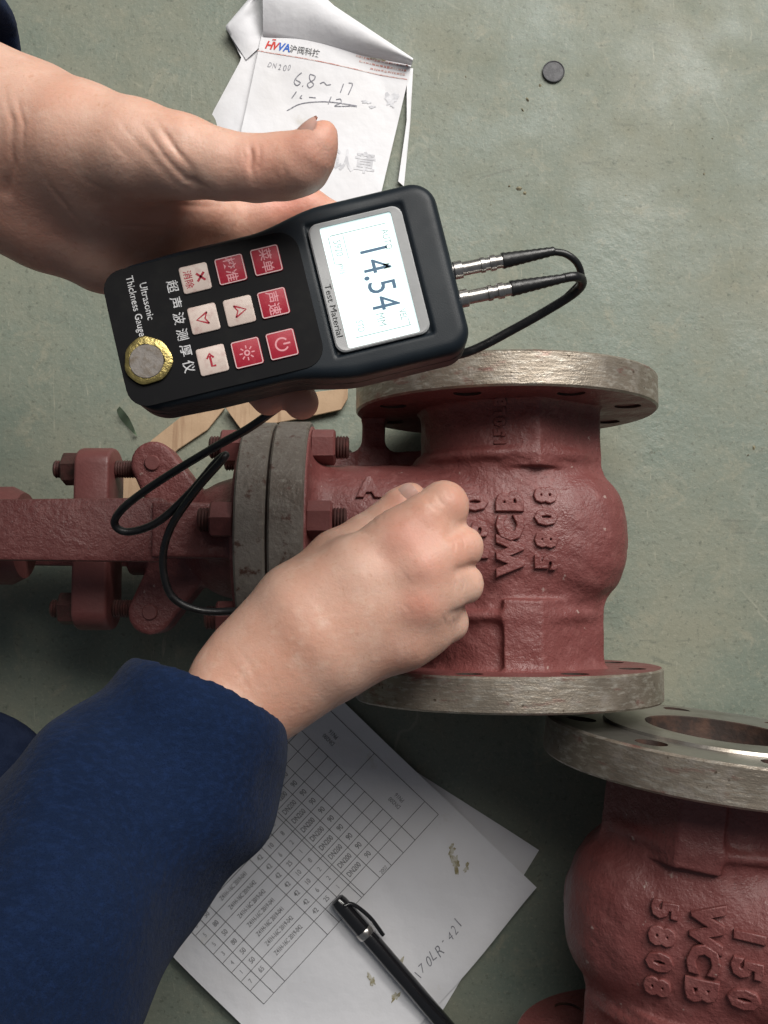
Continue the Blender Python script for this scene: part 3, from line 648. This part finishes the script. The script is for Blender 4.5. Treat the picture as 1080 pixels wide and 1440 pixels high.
# ------------------------------------------------------------------ thickness gauge (local: u to the plug end, v across, h up)
GZ = .319; GS = None
g0 = P(397, 425, GZ)
gu = P(397+97.2, 425-23.3, GZ)-g0; gu /= np.linalg.norm(gu); gv = np.array([gu[1], -gu[0], 0]); gn = np.array([0, 0, 1.])
def G(u, v, h=0.0): return g0+gu*u/1000+gv*v/1000+gn*h/1000
def GM(V): V = np.asarray(V, float); return g0+V[:, :1]*gu/1000+V[:, 1:2]*gv/1000+V[:, 2:3]*gn/1000
gauge = thing('thickness_gauge', G(0, 0, -30), 'black handheld thickness gauge with red and cream keys and a lit display', 'gauge')
def gp(name, V, Fc, m, parent=None, **k):
    Fc = [tuple(f)[::-1] for f in Fc]
    return obj(name, GM(V), Fc, m, parent or gauge, **k)
def gauge_sdf(Q, grow=0.0):
    U, V, Z = Q; t = np.clip((U+8)/34, 0, 1); t = t*t*(3-2*t); hw = 33.6+5.4*t-1.6*np.clip((-U-40)/35, 0, 1)
    r = np.where(U < 0, 15.0, 11.0); qx = np.abs(U-.5)-75+r; qy = np.abs(V)-hw+r
    d2 = np.minimum(np.maximum(qx, qy), 0)+np.sqrt(np.maximum(qx, 0)**2+np.maximum(qy, 0)**2)-r-grow
    e = 5.0; w1 = d2+e+0*Z; w2 = np.abs(Z+15)-15+e+0*U+0*V
    d = np.minimum(np.maximum(w1, w2), 0)+np.sqrt(np.maximum(w1, 0)**2+np.maximum(w2, 0)**2)-e
    return d
ax, Q = grid((-78, -43, -33), (79, 43, 3), .9)
d = gauge_sdf(Q)
groove = np.abs(Q[2]+13)-.5; d = np.maximum(d, -np.maximum(groove, -d-.8))      # parting line round the side
d = np.maximum(d, -MX([np.abs(Q[0]-38.5)-21.4, np.abs(Q[1]+1)-29.5, -(Q[2]+1.4)+0*Q[0]]))   # display pocket
V, Fc = nets(d, ax); V = relax(V, Fc, 1, .3); gp('housing', V, Fc, HOUS)
V, Fc = prism(rrect(-30.5, 0, 86, 61, 9, 6), .02, .35, 'z', .15, 1); gp('keypad_panel', V, Fc, PANEL, ang=40)
# bezel, window, display
o_ = rrect(38.5, -1, 41.5, 57.6, 4.5, 6); i_ = rrect(38.75, -.6, 31.6, 54.4, 1.0, 6)
n = len(o_); V = [(a, b, -1.6) for a, b in o_]+[(a, b, .55) for a, b in o_]+[(38.5+(a-38.5)*.972, -1+(b+1)*.98, 1.0) for a, b in o_]+[(a, b, .75) for a, b in i_]+[(a, b, -.9) for a, b in i_]
Fc = [(k*n+i, k*n+(i+1) % n, (k+1)*n+(i+1) % n, (k+1)*n+i) for k in range(4) for i in range(n)]
bz = gp('bezel', V, [f[::-1] for f in Fc], BEZEL, ang=30)
V, Fc = prism(rrect(38.75, -.6, 32.4, 55.2, .8, 3), -1.35, -.55, 'z'); dsp = gp('display', V, Fc, LCD, ang=40)
def gprint(name, items, m, h, parent, bend=None):
    V2, Fc = merge([(np.c_[v, np.zeros(len(v))], f) for v, f in items]); V2[:, 2] = h
    return gp(name, V2, Fc, m, parent, smooth=False)
def gt(s, u, v, size, sx=1.0, bold=0.0, ang=0.0, shear=0.0):
    """text on the gauge: reads along +v, top towards +u"""
    V, Fc = put2(s, 0, 0, size, ang, sx, bold, shear); return np.stack([u+V[:, 1], v+V[:, 0]], 1), [f[::-1] for f in Fc]
gprint('reading', [gt('1', 43.6, -13.2, 17.5, .76, 0.0), gt('4', 43.4, -6.2, 17.5, .76, 0.0), gt('.', 37.8, -1.6, 15, .8, .02), gt('5', 43.3, 3.2, 17.5, .76, 0.0), gt('4', 43.2, 10.4, 17.5, .76, 0.0)], LCDINK, -.50, dsp)
gprint('unit_mark', [gt('MM', 39.6, 17.3, 5.2, .75, 0.0), gt('VEL', 49.2, 17.2, 4.2, .7, .01), gt('AUTO', 50.3, -16.5, 4.4, .75, .01), gt('M', 47.5, -5.0, 4.4, .8, .01), gt('STD', 30.2, 18.0, 4.2, .7, 0)], LCDPALE, -.50, dsp)
gprint('display_frame', [line2([(26.5, -23.5), (51.5, -23.5)], .45), line2([(27.0, 22.5), (51.5, 22.5)], .40), line2([(51.0, 19.5), (51.0, 22.3)], .4), line2([(25.8, -23), (25.8, -11), (28.5, -10)], .35), line2([(32.2, -23), (32.2, -12)], .35),
        gt('5920', 29.0, -17.5, 4.6, .8), gt('m/s', 28.6, -8.2, 4.2, .8)], LCDPALE, -.495, dsp)['kind'] = 'stuff'
gprint('bezel_print', [gt('Test Material', 20.6, 9.0, 4.0, 1.12, 0.0)], BLACK, 1.06, bz)
# keys
def U_V(x, y):
    q = P(x, y, GZ)-g0; return q.dot(gu)*1000, q.dot(gv)*1000
KEYS = [(375, 367, 'r', '菜单'), (385, 427, 'r', '声速'), (397, 485, 'r', 'power'), (325, 380, 'r', '校准'), (337, 438, 'w', 'up'), (348, 497, 'r', 'sun'), (275, 392, 'w', 'x'), (287, 449, 'w', 'down'), (299, 507, 'w', 'enter')]
for kx, ky, c, s in KEYS:
    u, v = U_V(kx, ky)
    V, Fc = prism(rrect(u, v, 12.4, 12.0, 1.1, 3), .3, 1.15, 'z', .35, 2); k = gp('key', V, Fc, KEYR if c == 'r' else KEYW, ang=50)
    if c == 'r':
        q = rrect(u, v, 11.6, 11.2, .8, 3); gprint('key_border', [line2(q+[q[0]], .42)], KEYL, 1.19, k)
    it = []
    arc = lambda r, a0, a1, n=14: [(u+r*math.cos(R_(a0+(a1-a0)*i/n)), v+r*math.sin(R_(a0+(a1-a0)*i/n))) for i in range(n+1)]
    if s == 'power': it = [line2(arc(2.7, 35, 325, 20), .75), line2([(u+.6, v), (u+3.6, v)], .75)]
    elif s == 'sun':
        it = [line2(arc(1.0, 0, 360, 14), .7)]+[line2([(u+1.9*math.cos(R_(a)), v+1.9*math.sin(R_(a))), (u+3.3*math.cos(R_(a)), v+3.3*math.sin(R_(a)))], .55) for a in range(0, 360, 45)]
    elif s == 'up': it = [line2([(u-2.0, v-2.6), (u+3.0, v), (u-2.0, v+2.6)], .8), line2([(u-2.0, v-2.6), (u-.6, v), (u-2.0, v+2.6)], .6)]
    elif s == 'down': it = [line2([(u+2.0, v-2.6), (u-3.0, v), (u+2.0, v+2.6)], .8), line2([(u+2.0, v-2.6), (u+.6, v), (u+2.0, v+2.6)], .6)]
    elif s == 'enter': it = [line2([(u+1.2, v+2.6), (u-.6, v+2.6), (u-.6, v-2.0)], 1.0), line2([(u+.9, v-.9), (u-.6, v-2.9), (u-2.1, v-.9)], .9)]
    elif s == 'x': it = [line2([(u+.8, v-1.8), (u+4.2, v+1.8)], 1.0), line2([(u+.8, v+1.8), (u+4.2, v-1.8)], 1.0), gt('消除', u-2.8, v, 4.0, 1, .01)]
    else: it = [gt(s[0], u+.1, v-2.7, 5.6, .95, .01), gt(s[1], u+.1, v+2.7, 5.6, .95, .01)]
    gprint('key_print', it, KEYP if c == 'r' else KEYR, 1.20, k)
pr = []
for i, chx in enumerate('超声波测厚仪'):
    u, v = U_V(243+4.6*i, 403+22.5*i); pr.append(gt(chx, u, v, 5.4, 1, .010))
gprint('panel_print', pr, WPRINT, .40, gauge)
u1, v1 = U_V(207, 424); u2, v2 = U_V(190, 431)
gprint('panel_print', [gt('Ultrasonic', u1, v1, 4.4, .92, .006), gt('Thickness Gauge', u2, v2, 4.4, .90, .006)], WPRINT, .40, gauge)
u, v = U_V(209, 508)
cd_ = []
for r, hh in ((10.2, 0), (10.2, 1.6), (9.4, 2.0), (7.0, 2.0)):
    for k in range(44):
        t = 2*math.pi*k/44; rr = r*(1+.035*math.sin(3*t+.6)+.02*math.sin(7*t)); cd_.append((u+rr*math.cos(t), v+rr*math.sin(t), hh+.2))
gp('disc_ring', cd_, [(i*44+k, i*44+(k+1) % 44, i*44+44+(k+1) % 44, i*44+44+k) for i in range(3) for k in range(44)], BRASS, ang=40)
V, Fc = prism([(u-.6+7.4*math.cos(2*math.pi*k/40), v+.4+7.4*math.sin(2*math.pi*k/40)) for k in range(40)], .4, 2.5, 'z', .3, 1); gp('test_disc', V, Fc, DISC, ang=40)

# ------------------------------------------------------------------ probe: two plugs, twin cable, transducer under the fingers
probe = thing('ultrasonic_probe', P(585, 748, .152), 'black twin probe cable with two metal plugs looping from gauge to fingers', 'probe')
def plug(a, b, c):
    a, b, c = P(*a), P(*b), P(*c); d = (b-a)/np.linalg.norm(b-a); Lg = np.linalg.norm(b-a)
    st = [(-.004, 3.6), (0, 3.6), (.0005, 4.0), (.004, 4.0), (.0045, 3.1), (Lg*.55, 3.1), (Lg*.56, 3.5), (Lg*.64, 3.5), (Lg*.65, 2.9), (Lg*.74, 2.9), (Lg*.75, 3.6), (Lg*.86, 3.6), (Lg*.87, 3.0), (Lg, 3.0)]
    V, Fc = tube([a+d*s for s, _ in st], [r/1000 for _, r in st], 20); p_ = obj('plug', V, Fc, NICKEL, probe, ang=35)
    e = c-b; Le = np.linalg.norm(e); e /= Le
    st = [(0, 3.5)]+[(Le*t, 3.7-1.6*t-(.25 if i % 2 else 0)) for i, t in enumerate(np.linspace(.03, .97, 17))]+[(Le, 1.7)]
    V, Fc = tube([b+e*s for s, _ in st], [r/1000 for _, r in st], 18); obj('strain_relief', V, Fc, RUBBER, p_, ang=50)
plug((637, 381, .307), (706, 367, .307), (780, 353, .306))
plug((645, 421, .307), (718, 406, .307), (795, 391, .306))
def cable(name, pts, r, n=12):
    V, Fc = tube(catmull([P(*p) for p in pts], n), r, 14); return obj(name, V, Fc, RUBBER, probe)
cable('cable', [(778, 354, .306), (795, 357, .306), (810, 368, .304), (817, 384, .300), (815, 398, .294), (796, 418, .288)], .0016)
cable('cable', [(793, 391, .306), (808, 389, .305), (818, 393, .300), (815, 405, .294), (790, 424, .287), (724, 462, .278), (655, 496, .274), (590, 505, .266), (500, 520, .262), (430, 545, .262), (392, 572, .258), (350, 602, .250), (300, 630, .236), (225, 676, .216), (176, 712, .203), (161, 736, .196),
   (180, 748, .194), (222, 734, .196), (268, 692, .200), (302, 652, .203), (317, 640, .205), (308, 652, .207), (275, 690, .204), (240, 742, .198), (229, 790, .192), (240, 836, .187), (272, 856, .183), (315, 860, .182), (360, 850, .184), (440, 800, .178), (520, 770, .172), (572, 752, .176), (584, 748, .186)], .00215, 10)
a = P(585, 748, .152)
V, Fc = lathe([(.0008, .0062), (.0012, .0068), (.012, .0068), (.0125, .0074), (.020, .0074), (.0205, .0065), (.030, .006), (.034, .0025)], 'z', a, 28); obj('transducer', V, Fc, NICKEL, probe, ang=35)

# ------------------------------------------------------------------ paper
class Sheet:
    def __init__(s, O, er, up, zf): s.O, s.er, s.up, s.zf = np.asarray(O), er, up, zf
    def W(s, p, lift=0.0):
        p = np.asarray(p, float); x, y = p[:, 0], p[:, 1]
        W = s.O+x[:, None]/1000*s.er+y[:, None]/1000*s.up; W[:, 2] = s.zf(x, y)/1000+lift; return W
    def grid(s, name, x0, x1, y0, y1, parent, m=PAPER, nx=70, ny=90, warp=None, th=.00012):
        X, Y = np.meshgrid(np.linspace(x0, x1, nx), np.linspace(y0, y1, ny)); p = np.stack([X.ravel(), Y.ravel()], 1)
        if warp: p = warp(p)
        V = s.W(p); k = len(V); Vb = V.copy(); Vb[:, 2] -= th
        Fc = [(j*nx+i, j*nx+i+1, j*nx+nx+i+1, j*nx+nx+i) for j in range(ny-1) for i in range(nx-1)]
        bd = list(range(nx))+[j*nx+nx-1 for j in range(1, ny)]+[(ny-1)*nx+i for i in range(nx-2, -1, -1)]+[j*nx for j in range(ny-2, 0, -1)]
        Fc = Fc+[tuple(k+q for q in f[::-1]) for f in Fc]+[(bd[i], k+bd[i], k+bd[(i+1) % len(bd)], bd[(i+1) % len(bd)]) for i in range(len(bd))]
        return obj(name, np.vstack([V, Vb]), Fc, m, parent, ang=60)
    def prints(s, name, items, m, parent, lift=.00026):
        V2, Fc = merge([(np.c_[v, np.zeros(len(v))], f) for v, f in items]); return obj(name, s.W(V2[:, :2], lift), Fc, m, parent, smooth=False)
def blob(cx, cy, r, seed, sy=1.0, ang=0):
    rr = random.Random(seed); n = 26; ph = [rr.uniform(0, 6) for _ in range(4)]; V = [(cx, cy)]
    for k in range(n):
        t = 2*math.pi*k/n; q = r*(.62+.16*math.sin(2*t+ph[0])+.15*math.sin(3*t+ph[1])+.13*math.sin(5*t+ph[2])+.11*math.sin(9*t+ph[3])); x, y = q*math.cos(t), q*sy*math.sin(t)
        V.append((cx+x*math.cos(ang)-y*math.sin(ang), cy+x*math.sin(ang)+y*math.cos(ang)))
    return np.array(V), [(0, 1+k, 1+(k+1) % n) for k in range(n)]
def scrawl(s, cx, cy, size, ang, adv, seed):
    rr = random.Random(seed); a = R_(ang); out = []
    for i, ch in enumerate(s):
        d = (i-(len(s)-1)/2)*adv+rr.uniform(-.12, .12)*adv; e = rr.uniform(-.12, .12)*size
        out.append(put2(ch, cx+d*math.cos(a)-e*math.sin(a), cy+d*math.sin(a)+e*math.cos(a), size*rr.uniform(.8, 1.15), ang+rr.uniform(-14, 14), rr.uniform(.65, .95), -.008, rr.uniform(.05, .4)))
    return out
# table sheet under the right wrist; origin = its lower right corner
O = P(752, 1243, 0); er = P(618, 1148, 0)-P(415, 1368, 0); er /= np.linalg.norm(er); upv = np.array([-er[1], er[0], 0])
zt = lambda x, y: 4.2+1.6*np.sin(x/38+.5)*np.cos(y/55)+3.0*np.clip((-x-150)/60, 0, 1)**2+3.2*np.clip((40-y)/40, 0, 1)**2+.8*np.sin((x+y)/16)+2.2*np.clip((x+26)/26, 0, 1)**2*(.5+.5*np.sin(y/19))+1.2*np.abs(np.sin((x-.4*y)/33))
S1 = Sheet(O, er, upv, zt)
form = thing('table_sheet', O, 'white printed table sheet lying under the blue sleeve, pen on it', 'paper')
S1.grid('sheet', -208, 0, 0, 222, form, warp=lambda p: p+np.stack([6*np.clip((60-p[:, 1])/60, 0, 1)**2*(p[:, 0]/-200), 5*np.sin(p[:, 0]/70)*np.clip((50-p[:, 1])/50, 0, 1)], 1))
tx1 = -11.; ty0 = 83.; pit = 8.9; nr = 14
cols = [0, 4.2, 24, 36, 48, 60, 76, 78.4, 90, 101.5, 113, 156, 167, 177]
lines = []
for i in range(nr+1):
    y = ty0+4.2+pit*i-(4.2 if i == 0 else 0)
    for a, b in (((cols[2], cols[-1]) if i > 1 else (0, cols[-1])),): lines.append(line2([(tx1-a, y), (tx1-b, y)], .42, 14))
for j, cx in enumerate(cols): 
    if j != 1: lines.append(line2([(tx1-cx, ty0), (tx1-cx, ty0+4.2+pit*nr)], .45, 24))
for yy in range(2): lines.append(line2([(tx1, ty0+4.2+pit*(6.5+9*yy)), (tx1-25, ty0+4.2+pit*(6.5+9*yy))], .35, 4))
S1.prints('printed_lines', lines, INKK, form)
it = []; rr = random.Random(4)
for i in range(1, nr):
    y = ty0+4.2+pit*(i+.5)-pit*0
    def cell(j, s, sz, sx=.85, b=.0): it.append(put2(s, tx1-(cols[j]+cols[j+1])/2, y, sz, 0, sx, b))
    cell(4, '90', 5.4, .8, .02); cell(5, 'DN200', 5.4, .72, .02)
    cell(7, rr.choice(['1', '2', '8']), 5.0); cell(8, rr.choice(['6', '25', '10']), 5.0, .8, .01); cell(9, '42', 5.2, .8, .015)
    cell(10, 'Z41H-16C '+rr.choice(['2019-042', '2019-041', '2018-117']), 4.7, .66, .012); cell(11, rr.choice(['50', '80', '65']), 5.0, .8, .015); cell(12, str(rr.randint(1, 9)), 4.6)
it.append(put2('2007', tx1-54, ty0+2.1, 4.0, 0, .8))
for yy in (28, 92):
    it += [put2('DN200', tx1-15.5, ty0+yy, 4.2, 90, .8, .01), put2('PN16', tx1-10.5, ty0+yy, 4.2, 90, .8, .01)]
tag(S1.prints('printed_text', it, INKT, form, .00028), kind='stuff')
S1.prints('handwriting', scrawl('170LR-421', -78, 20, 9.5, 4, 5.6, 3), PENCIL, form, .00030)
S1.prints('mud_mark', [blob(-27, 52, 9, 1, .55, .9), blob(-22, 60, 6, 2, .5, .3), blob(-24, 44, 5, 7, .5, .5)], STAIN, form, .00036)
S1.prints('mud_mark', [blob(-106, 32, 8, 3, .6, .4), blob(-125, 40, 6, 4, .6, 1.2), blob(-122, 20, 6, 5, .5, .2)], INKG if False else STAIN, form, .00036)
# plain sheet lying beneath
O2 = P(757, 1194, 0); up2 = P(606, 1098, 0)-P(757, 1194, 0); up2 /= np.linalg.norm(up2); er2 = np.array([up2[1], -up2[0], 0])
S2 = Sheet(O2, er2, up2, lambda x, y: 1.2+.6*np.sin(x/30)+2.2*np.clip((30-y)/30, 0, 1)**2)
under = thing('plain_sheet', O2, 'plain white sheet mostly hidden beneath the printed table sheet', 'paper')
S2.grid('sheet', -190, 0, 0, 250, under, nx=20, ny=24)
S2.prints('printed_mark', [put2('1/1', -28, 50, 4, 90)], INKK, under)
# note pad by the thumb
O3 = P(371, 49, 0); er3 = P(575, 120, 0)-P(365, 80, 0); er3 /= np.linalg.norm(er3); up3 = np.array([-er3[1], er3[0], 0])
note = thing('note_page', O3, 'letterhead note page with pencilled numbers beside the thumb, folded top', 'paper')
W3 = 113.5
def z3(x, y): return 5.5+1.2*np.abs(np.sin((x+.6*y)/26))+.9*np.abs(np.sin((.5*x-y)/31+1))+1.6*np.sin(x/33+.4)+1.2*np.clip((x-80)/30, 0, 1)**2+1.0*np.sin(y/28)
S3 = Sheet(O3, er3, up3, z3)
def warp3(p): return p+np.stack([-p[:, 1]*-.03*(p[:, 0]/W3)+0*p[:, 0], 0*p[:, 0]], 1)
S3.grid('page', 0, W3, -178, 0, note, warp=warp3)
S3.prints('letterhead', [put2('H', 7.5, -10.6, 8.2, 0, .95, .03, .25), put2('V', 12.0, -10.6, 8.2, 0, .9, .03, .25), line2([(8.6, -6.3), (11.4, -6.0)], .9)], INKR, note)
S3.prints('letterhead', [put2('V', 16.2, -10.6, 8.2, 0, .9, .03, .25), put2('A', 20.8, -10.6, 8.2, 0, .9, .03, .1)], INKB, note)
S3.prints('letterhead', [put2('沪阀科技', 34.2, -10.8, 6.0, 0, .95, .014)], INKK, note)
S3.prints('letterhead_rule', [line2([(-.5, -16.3), (W3-1, -16.3)], .65, 20)], INKO, note)
fine, rf = [], random.Random(21)      # the photograph shows these lines only as unreadable broken strokes
for x0, y in ((72, -6.4), (75, -9.8), (84, -13.1)):
    x = x0
    while x < W3-3:
        l = rf.uniform(.7, 2.6); fine.append(line2([(x, y+rf.uniform(-.15, .15)), (x+l, y+rf.uniform(-.15, .15))], rf.uniform(.9, 1.6))); x += l+rf.uniform(.4, .9)
S3.prints('fine_print', fine, INKO, note)['kind'] = 'stuff'
hw = scrawl('DN200', 18, -25.5, 6.0, 2, 3.8, 6)
def stroke(pts, wd=.75): return line2(catmull([(a, b) for a, b in pts], 6), wd)
hw += [stroke([(35, -27), (32, -31), (31, -35), (33.5, -37), (35.5, -34.5), (32, -33)]), stroke([(37.5, -36.5), (38, -36.8)], 1.2), stroke([(45, -27.5), (41.5, -27.3), (42, -31), (45.5, -34), (43, -37), (41, -34.5), (45, -30.5), (45.5, -27.5)]),
       stroke([(50, -32.5), (52.5, -31), (55, -32.5), (58, -31.5)]), stroke([(67, -29), (66, -36)]), stroke([(70.5, -27.5), (73.5, -28), (72, -36.5)]),
       stroke([(34, -41.5), (31.5, -47)]), stroke([(38.5, -43.5), (37.5, -45.5), (39, -46)]), stroke([(44, -44), (49, -43.5)]), stroke([(60, -40.5), (59, -46.5)]), stroke([(64, -42), (67, -41), (68, -43.5), (64, -47), (70, -46), (76, -44.5), (80, -44)]),
       stroke([(30, -57), (38, -50.5), (50, -46.5), (62, -44.5), (80, -43.5)], .8)]
S3.prints('handwriting', hw, PENCIL, note)
S3.prints('faint_stamp', [put2('承认章', 78, -86, 17, 4, .95, .02)], INKG, note, .00024)
S3.prints('mud_mark', [blob(104, -33, 6, 8, 1.7, .1), blob(86, -39, 5, 9, .4, .2), blob(91, -42, 3.5, 10, .5, .6)], INKG, note, .00034)
S3.prints('mud_mark', [blob(88, -5.0, 7, 12, .3, .1)], STAIN, note, .00034)
# folded top: rises from the crease and curls back, its upper edge slanting down to the right
def patch(name, A, B, zf, parent, m=PAPER, n=26, k=14, th=.0002):
    A, B = np.asarray(A, float), np.asarray(B, float)
    def rs(p, t):
        s = np.r_[0, np.cumsum(np.linalg.norm(np.diff(p, axis=0), axis=1))]; s /= s[-1]; return np.stack([np.interp(t, s, p[:, i]) for i in (0, 1)], 1)
    t = np.linspace(0, 1, n); a, b = rs(A, t), rs(B, t); V = []
    for j in range(k):
        q = j/(k-1); pp = a+(b-a)*q
        for i in range(n): V.append(P(pp[i][0], pp[i][1], zf(t[i], q)))
    V = np.array(V); kk = len(V); Vb = V-[0, 0, th]
    Fc = [(j*n+i, j*n+n+i, j*n+n+i+1, j*n+i+1) for j in range(k-1) for i in range(n-1)]
    bd = list(range(n))+[j*n+n-1 for j in range(1, k)]+[(k-1)*n+i for i in range(n-2, -1, -1)]+[j*n for j in range(k-2, 0, -1)]
    Fc = Fc+[tuple(kk+q for q in f[::-1]) for f in Fc]+[(bd[i], bd[(i+1) % len(bd)], kk+bd[(i+1) % len(bd)], kk+bd[i]) for i in range(len(bd))]
    return obj(name, np.vstack([V, Vb]), Fc, m, parent, ang=60)
fz = lambda s, q: .0075+.017*math.sin(math.pi*min(1, (1-q)*.62+.0))*(.55+.45*(1-s))
fp = patch('folded_page', [(369, -60), (420, -38), (470, 8), (530, 48), (581, 82)], [(370, 51), (425, 60), (475, 70), (530, 82), (579, 92)], fz, note)
patch('under_page', [(395, 30), (369, 50), (345, 165), (342, 200)], [(318, 40), (340, 82), (298, 160), (292, 215)], lambda s, q: .0015+.002*(1-q)+.006*math.sin(s*5)*q*q*.6, note)
patch('crumpled_corner', [(400, -40), (372, -10), (372, 60)], [(365, -20), (316, 38), (346, 84)], lambda s, q: .004+.010*math.sin(math.pi*q*.8)*(.5+.5*math.sin(s*4)), note)
patch('under_page', [(572, 96), (572, 170), (560, 255)], [(581, 96), (577, 172), (568, 262)], lambda s, q: .004-.002*q, note, n=12, k=4)

# ------------------------------------------------------------------ pen
pa, pb = P(478, 1270, .0125), P(655, 1476, .0115); pd = (pb-pa); pl_ = np.linalg.norm(pd); pd /= pl_; ps = np.array([-pd[1], pd[0], 0])
pen = thing('gel_pen', pa, 'black capped gel pen lying across the printed table sheet', 'pen')
def pt(st, name, m, par=pen, seg=24):
    V, Fc = tube([pa+pd*s for s, _ in st], [r for _, r in st], seg); return obj(name, V, Fc, m, par, ang=40)
capo = pt([(-.004, .0035), (-.003, .0050), (0, .0056), (.005, .0058), (.024, .0060)], 'cap', PENB)
pt([(.024, .0062), (.0245, .0064), (.0285, .0064), (.029, .0060)], 'ring', NICKEL)
pt([(.029, .0055), (.031, .0057), (.13, .0057), (.135, .004)], 'barrel', PENB)
cs = catmull([pa+pd*.002+ps*.0015+[0, 0, .0055], pa+pd*.006+ps*.0068+[0, 0, .003], pa+pd*.020+ps*.0095+[0, 0, .0015], pa+pd*.036+ps*.0085+[0, 0, .0012]], 6)
V, Fc = tube(cs, .0014, 10); obj('clip', V, Fc, PENB, capo)

# ------------------------------------------------------------------ cardboard, coin, shard, grit
def slab(name, pts, z0, z1, m, label, cat, group=None):
    W = [P(a, b, z1) for a, b in pts]; c = np.mean(W, 0); c[2] = z0
    V, Fc = prism([(q[0]-c[0], q[1]-c[1]) for q in W], 0, z1-z0, 'z', .0004, 1)
    o = link(name, mesh(name, V, Fc, m, ang=40), None); o.location = c; return tag(o, label, cat, group)
c1 = slab('cardboard_strip', [(316, 574), (262, 580), (214, 618), (166, 668), (160, 712), (186, 716), (212, 672), (250, 632), (292, 604)], .0005, .0035, CARD, 'narrow brown cardboard strip on the floor behind the yoke lug', 'cardboard')
c1.rotation_euler = (0, 0, 0)
slab('cardboard_piece', [(316, 572), (340, 606), (372, 598), (430, 587), (480, 576), (489, 560), (489, 546), (400, 556)], .0045, .0075, CARD, 'flat brown cardboard piece under the fingertips and gauge edge', 'cardboard')
cc = P(778, 102, 0); V, Fc = lathe([(.0003, .0080), (.0006, .0083), (.0019, .0083), (.0022, .0080), (.0020, .0074), (.0018, .0072), (.0018, .0004)], 'z', (0, 0, 0), 40)
co = link('coin', mesh('coin', V, Fc, COIN, ang=40)); co.location = cc; tag(co, 'small dull grey coin lying alone on the green floor', 'coin')
rs_ = np.array([P(166, 574, .004), P(172, 584, .006), P(180, 594, .003), (P(188, 606, .005)), P(193, 613, .002)])
pathv = catmull(rs_, 5); V = []; nn = len(pathv)
for i, p in enumerate(pathv):
    t = i/(nn-1); wdt = .0042*math.sin(math.pi*(.15+.8*t)); a = 1.0+2.4*t
    for s in (-1, 1): V.append(p+np.array([.9*wdt*math.cos(a*.5)*s, .5*wdt*s, .0025*math.sin(a)*s]))
for i in range(nn): pass
V = np.array(V); V2 = np.vstack([V, V-[0, 0, .0003]]); Fc = [(2*i, 2*i+1, 2*i+3, 2*i+2) for i in range(nn-1)]; Fc += [tuple(q+len(V) for q in f[::-1]) for f in Fc]
sh = obj('plastic_shard', V2, Fc, mat('green_film', (.12, .17, .11), .25, coat=.3)); tag(sh, 'small twisted greenish shard on the floor left of the cardboard strip', 'shard')
# crumbs of concrete and swarf scattered on the floor
gr = []
spots = [(742, 140, 9), (735, 155, 8), (760, 120, 5), (730, 265, 9), (738, 272, 7), (716, 262, 5), (690, 288, 4), (990, 245, 5), (1002, 195, 4), (985, 5, 3), (655, 108, 4), (1060, 630, 8), (1052, 640, 5), (60, 1090, 5)]
for i in range(150): spots.append((random.uniform(600, 1085), random.uniform(-5, 700), random.uniform(.8, 2.2)))
for i in range(60): spots.append((random.uniform(0, 620), random.uniform(440, 1440), random.uniform(.8, 2.0)))
for sx_, sy_, s in spots:
    c = P(sx_, sy_, 0); s = s/2000*.55; n = 6; a0 = random.uniform(0, 6); el = random.uniform(.3, 1)
    ring = []
    for k in range(n):
        t = 2*math.pi*k/n; q = s*random.uniform(.6, 1.1); x, y = q*math.cos(t), q*el*math.sin(t); ring.append(c+np.array([x*math.cos(a0)-y*math.sin(a0), x*math.sin(a0)+y*math.cos(a0), .0001]))
    gr.append((np.array(ring+[c+np.array([0, 0, s*.55])]), [(k, (k+1) % n, n) for k in range(n)]))
V, Fc = merge(gr); o = obj('grit', V, Fc, GRIT, smooth=False); tag(o, 'loose grit scattered over the green floor', 'grit', kind='stuff')
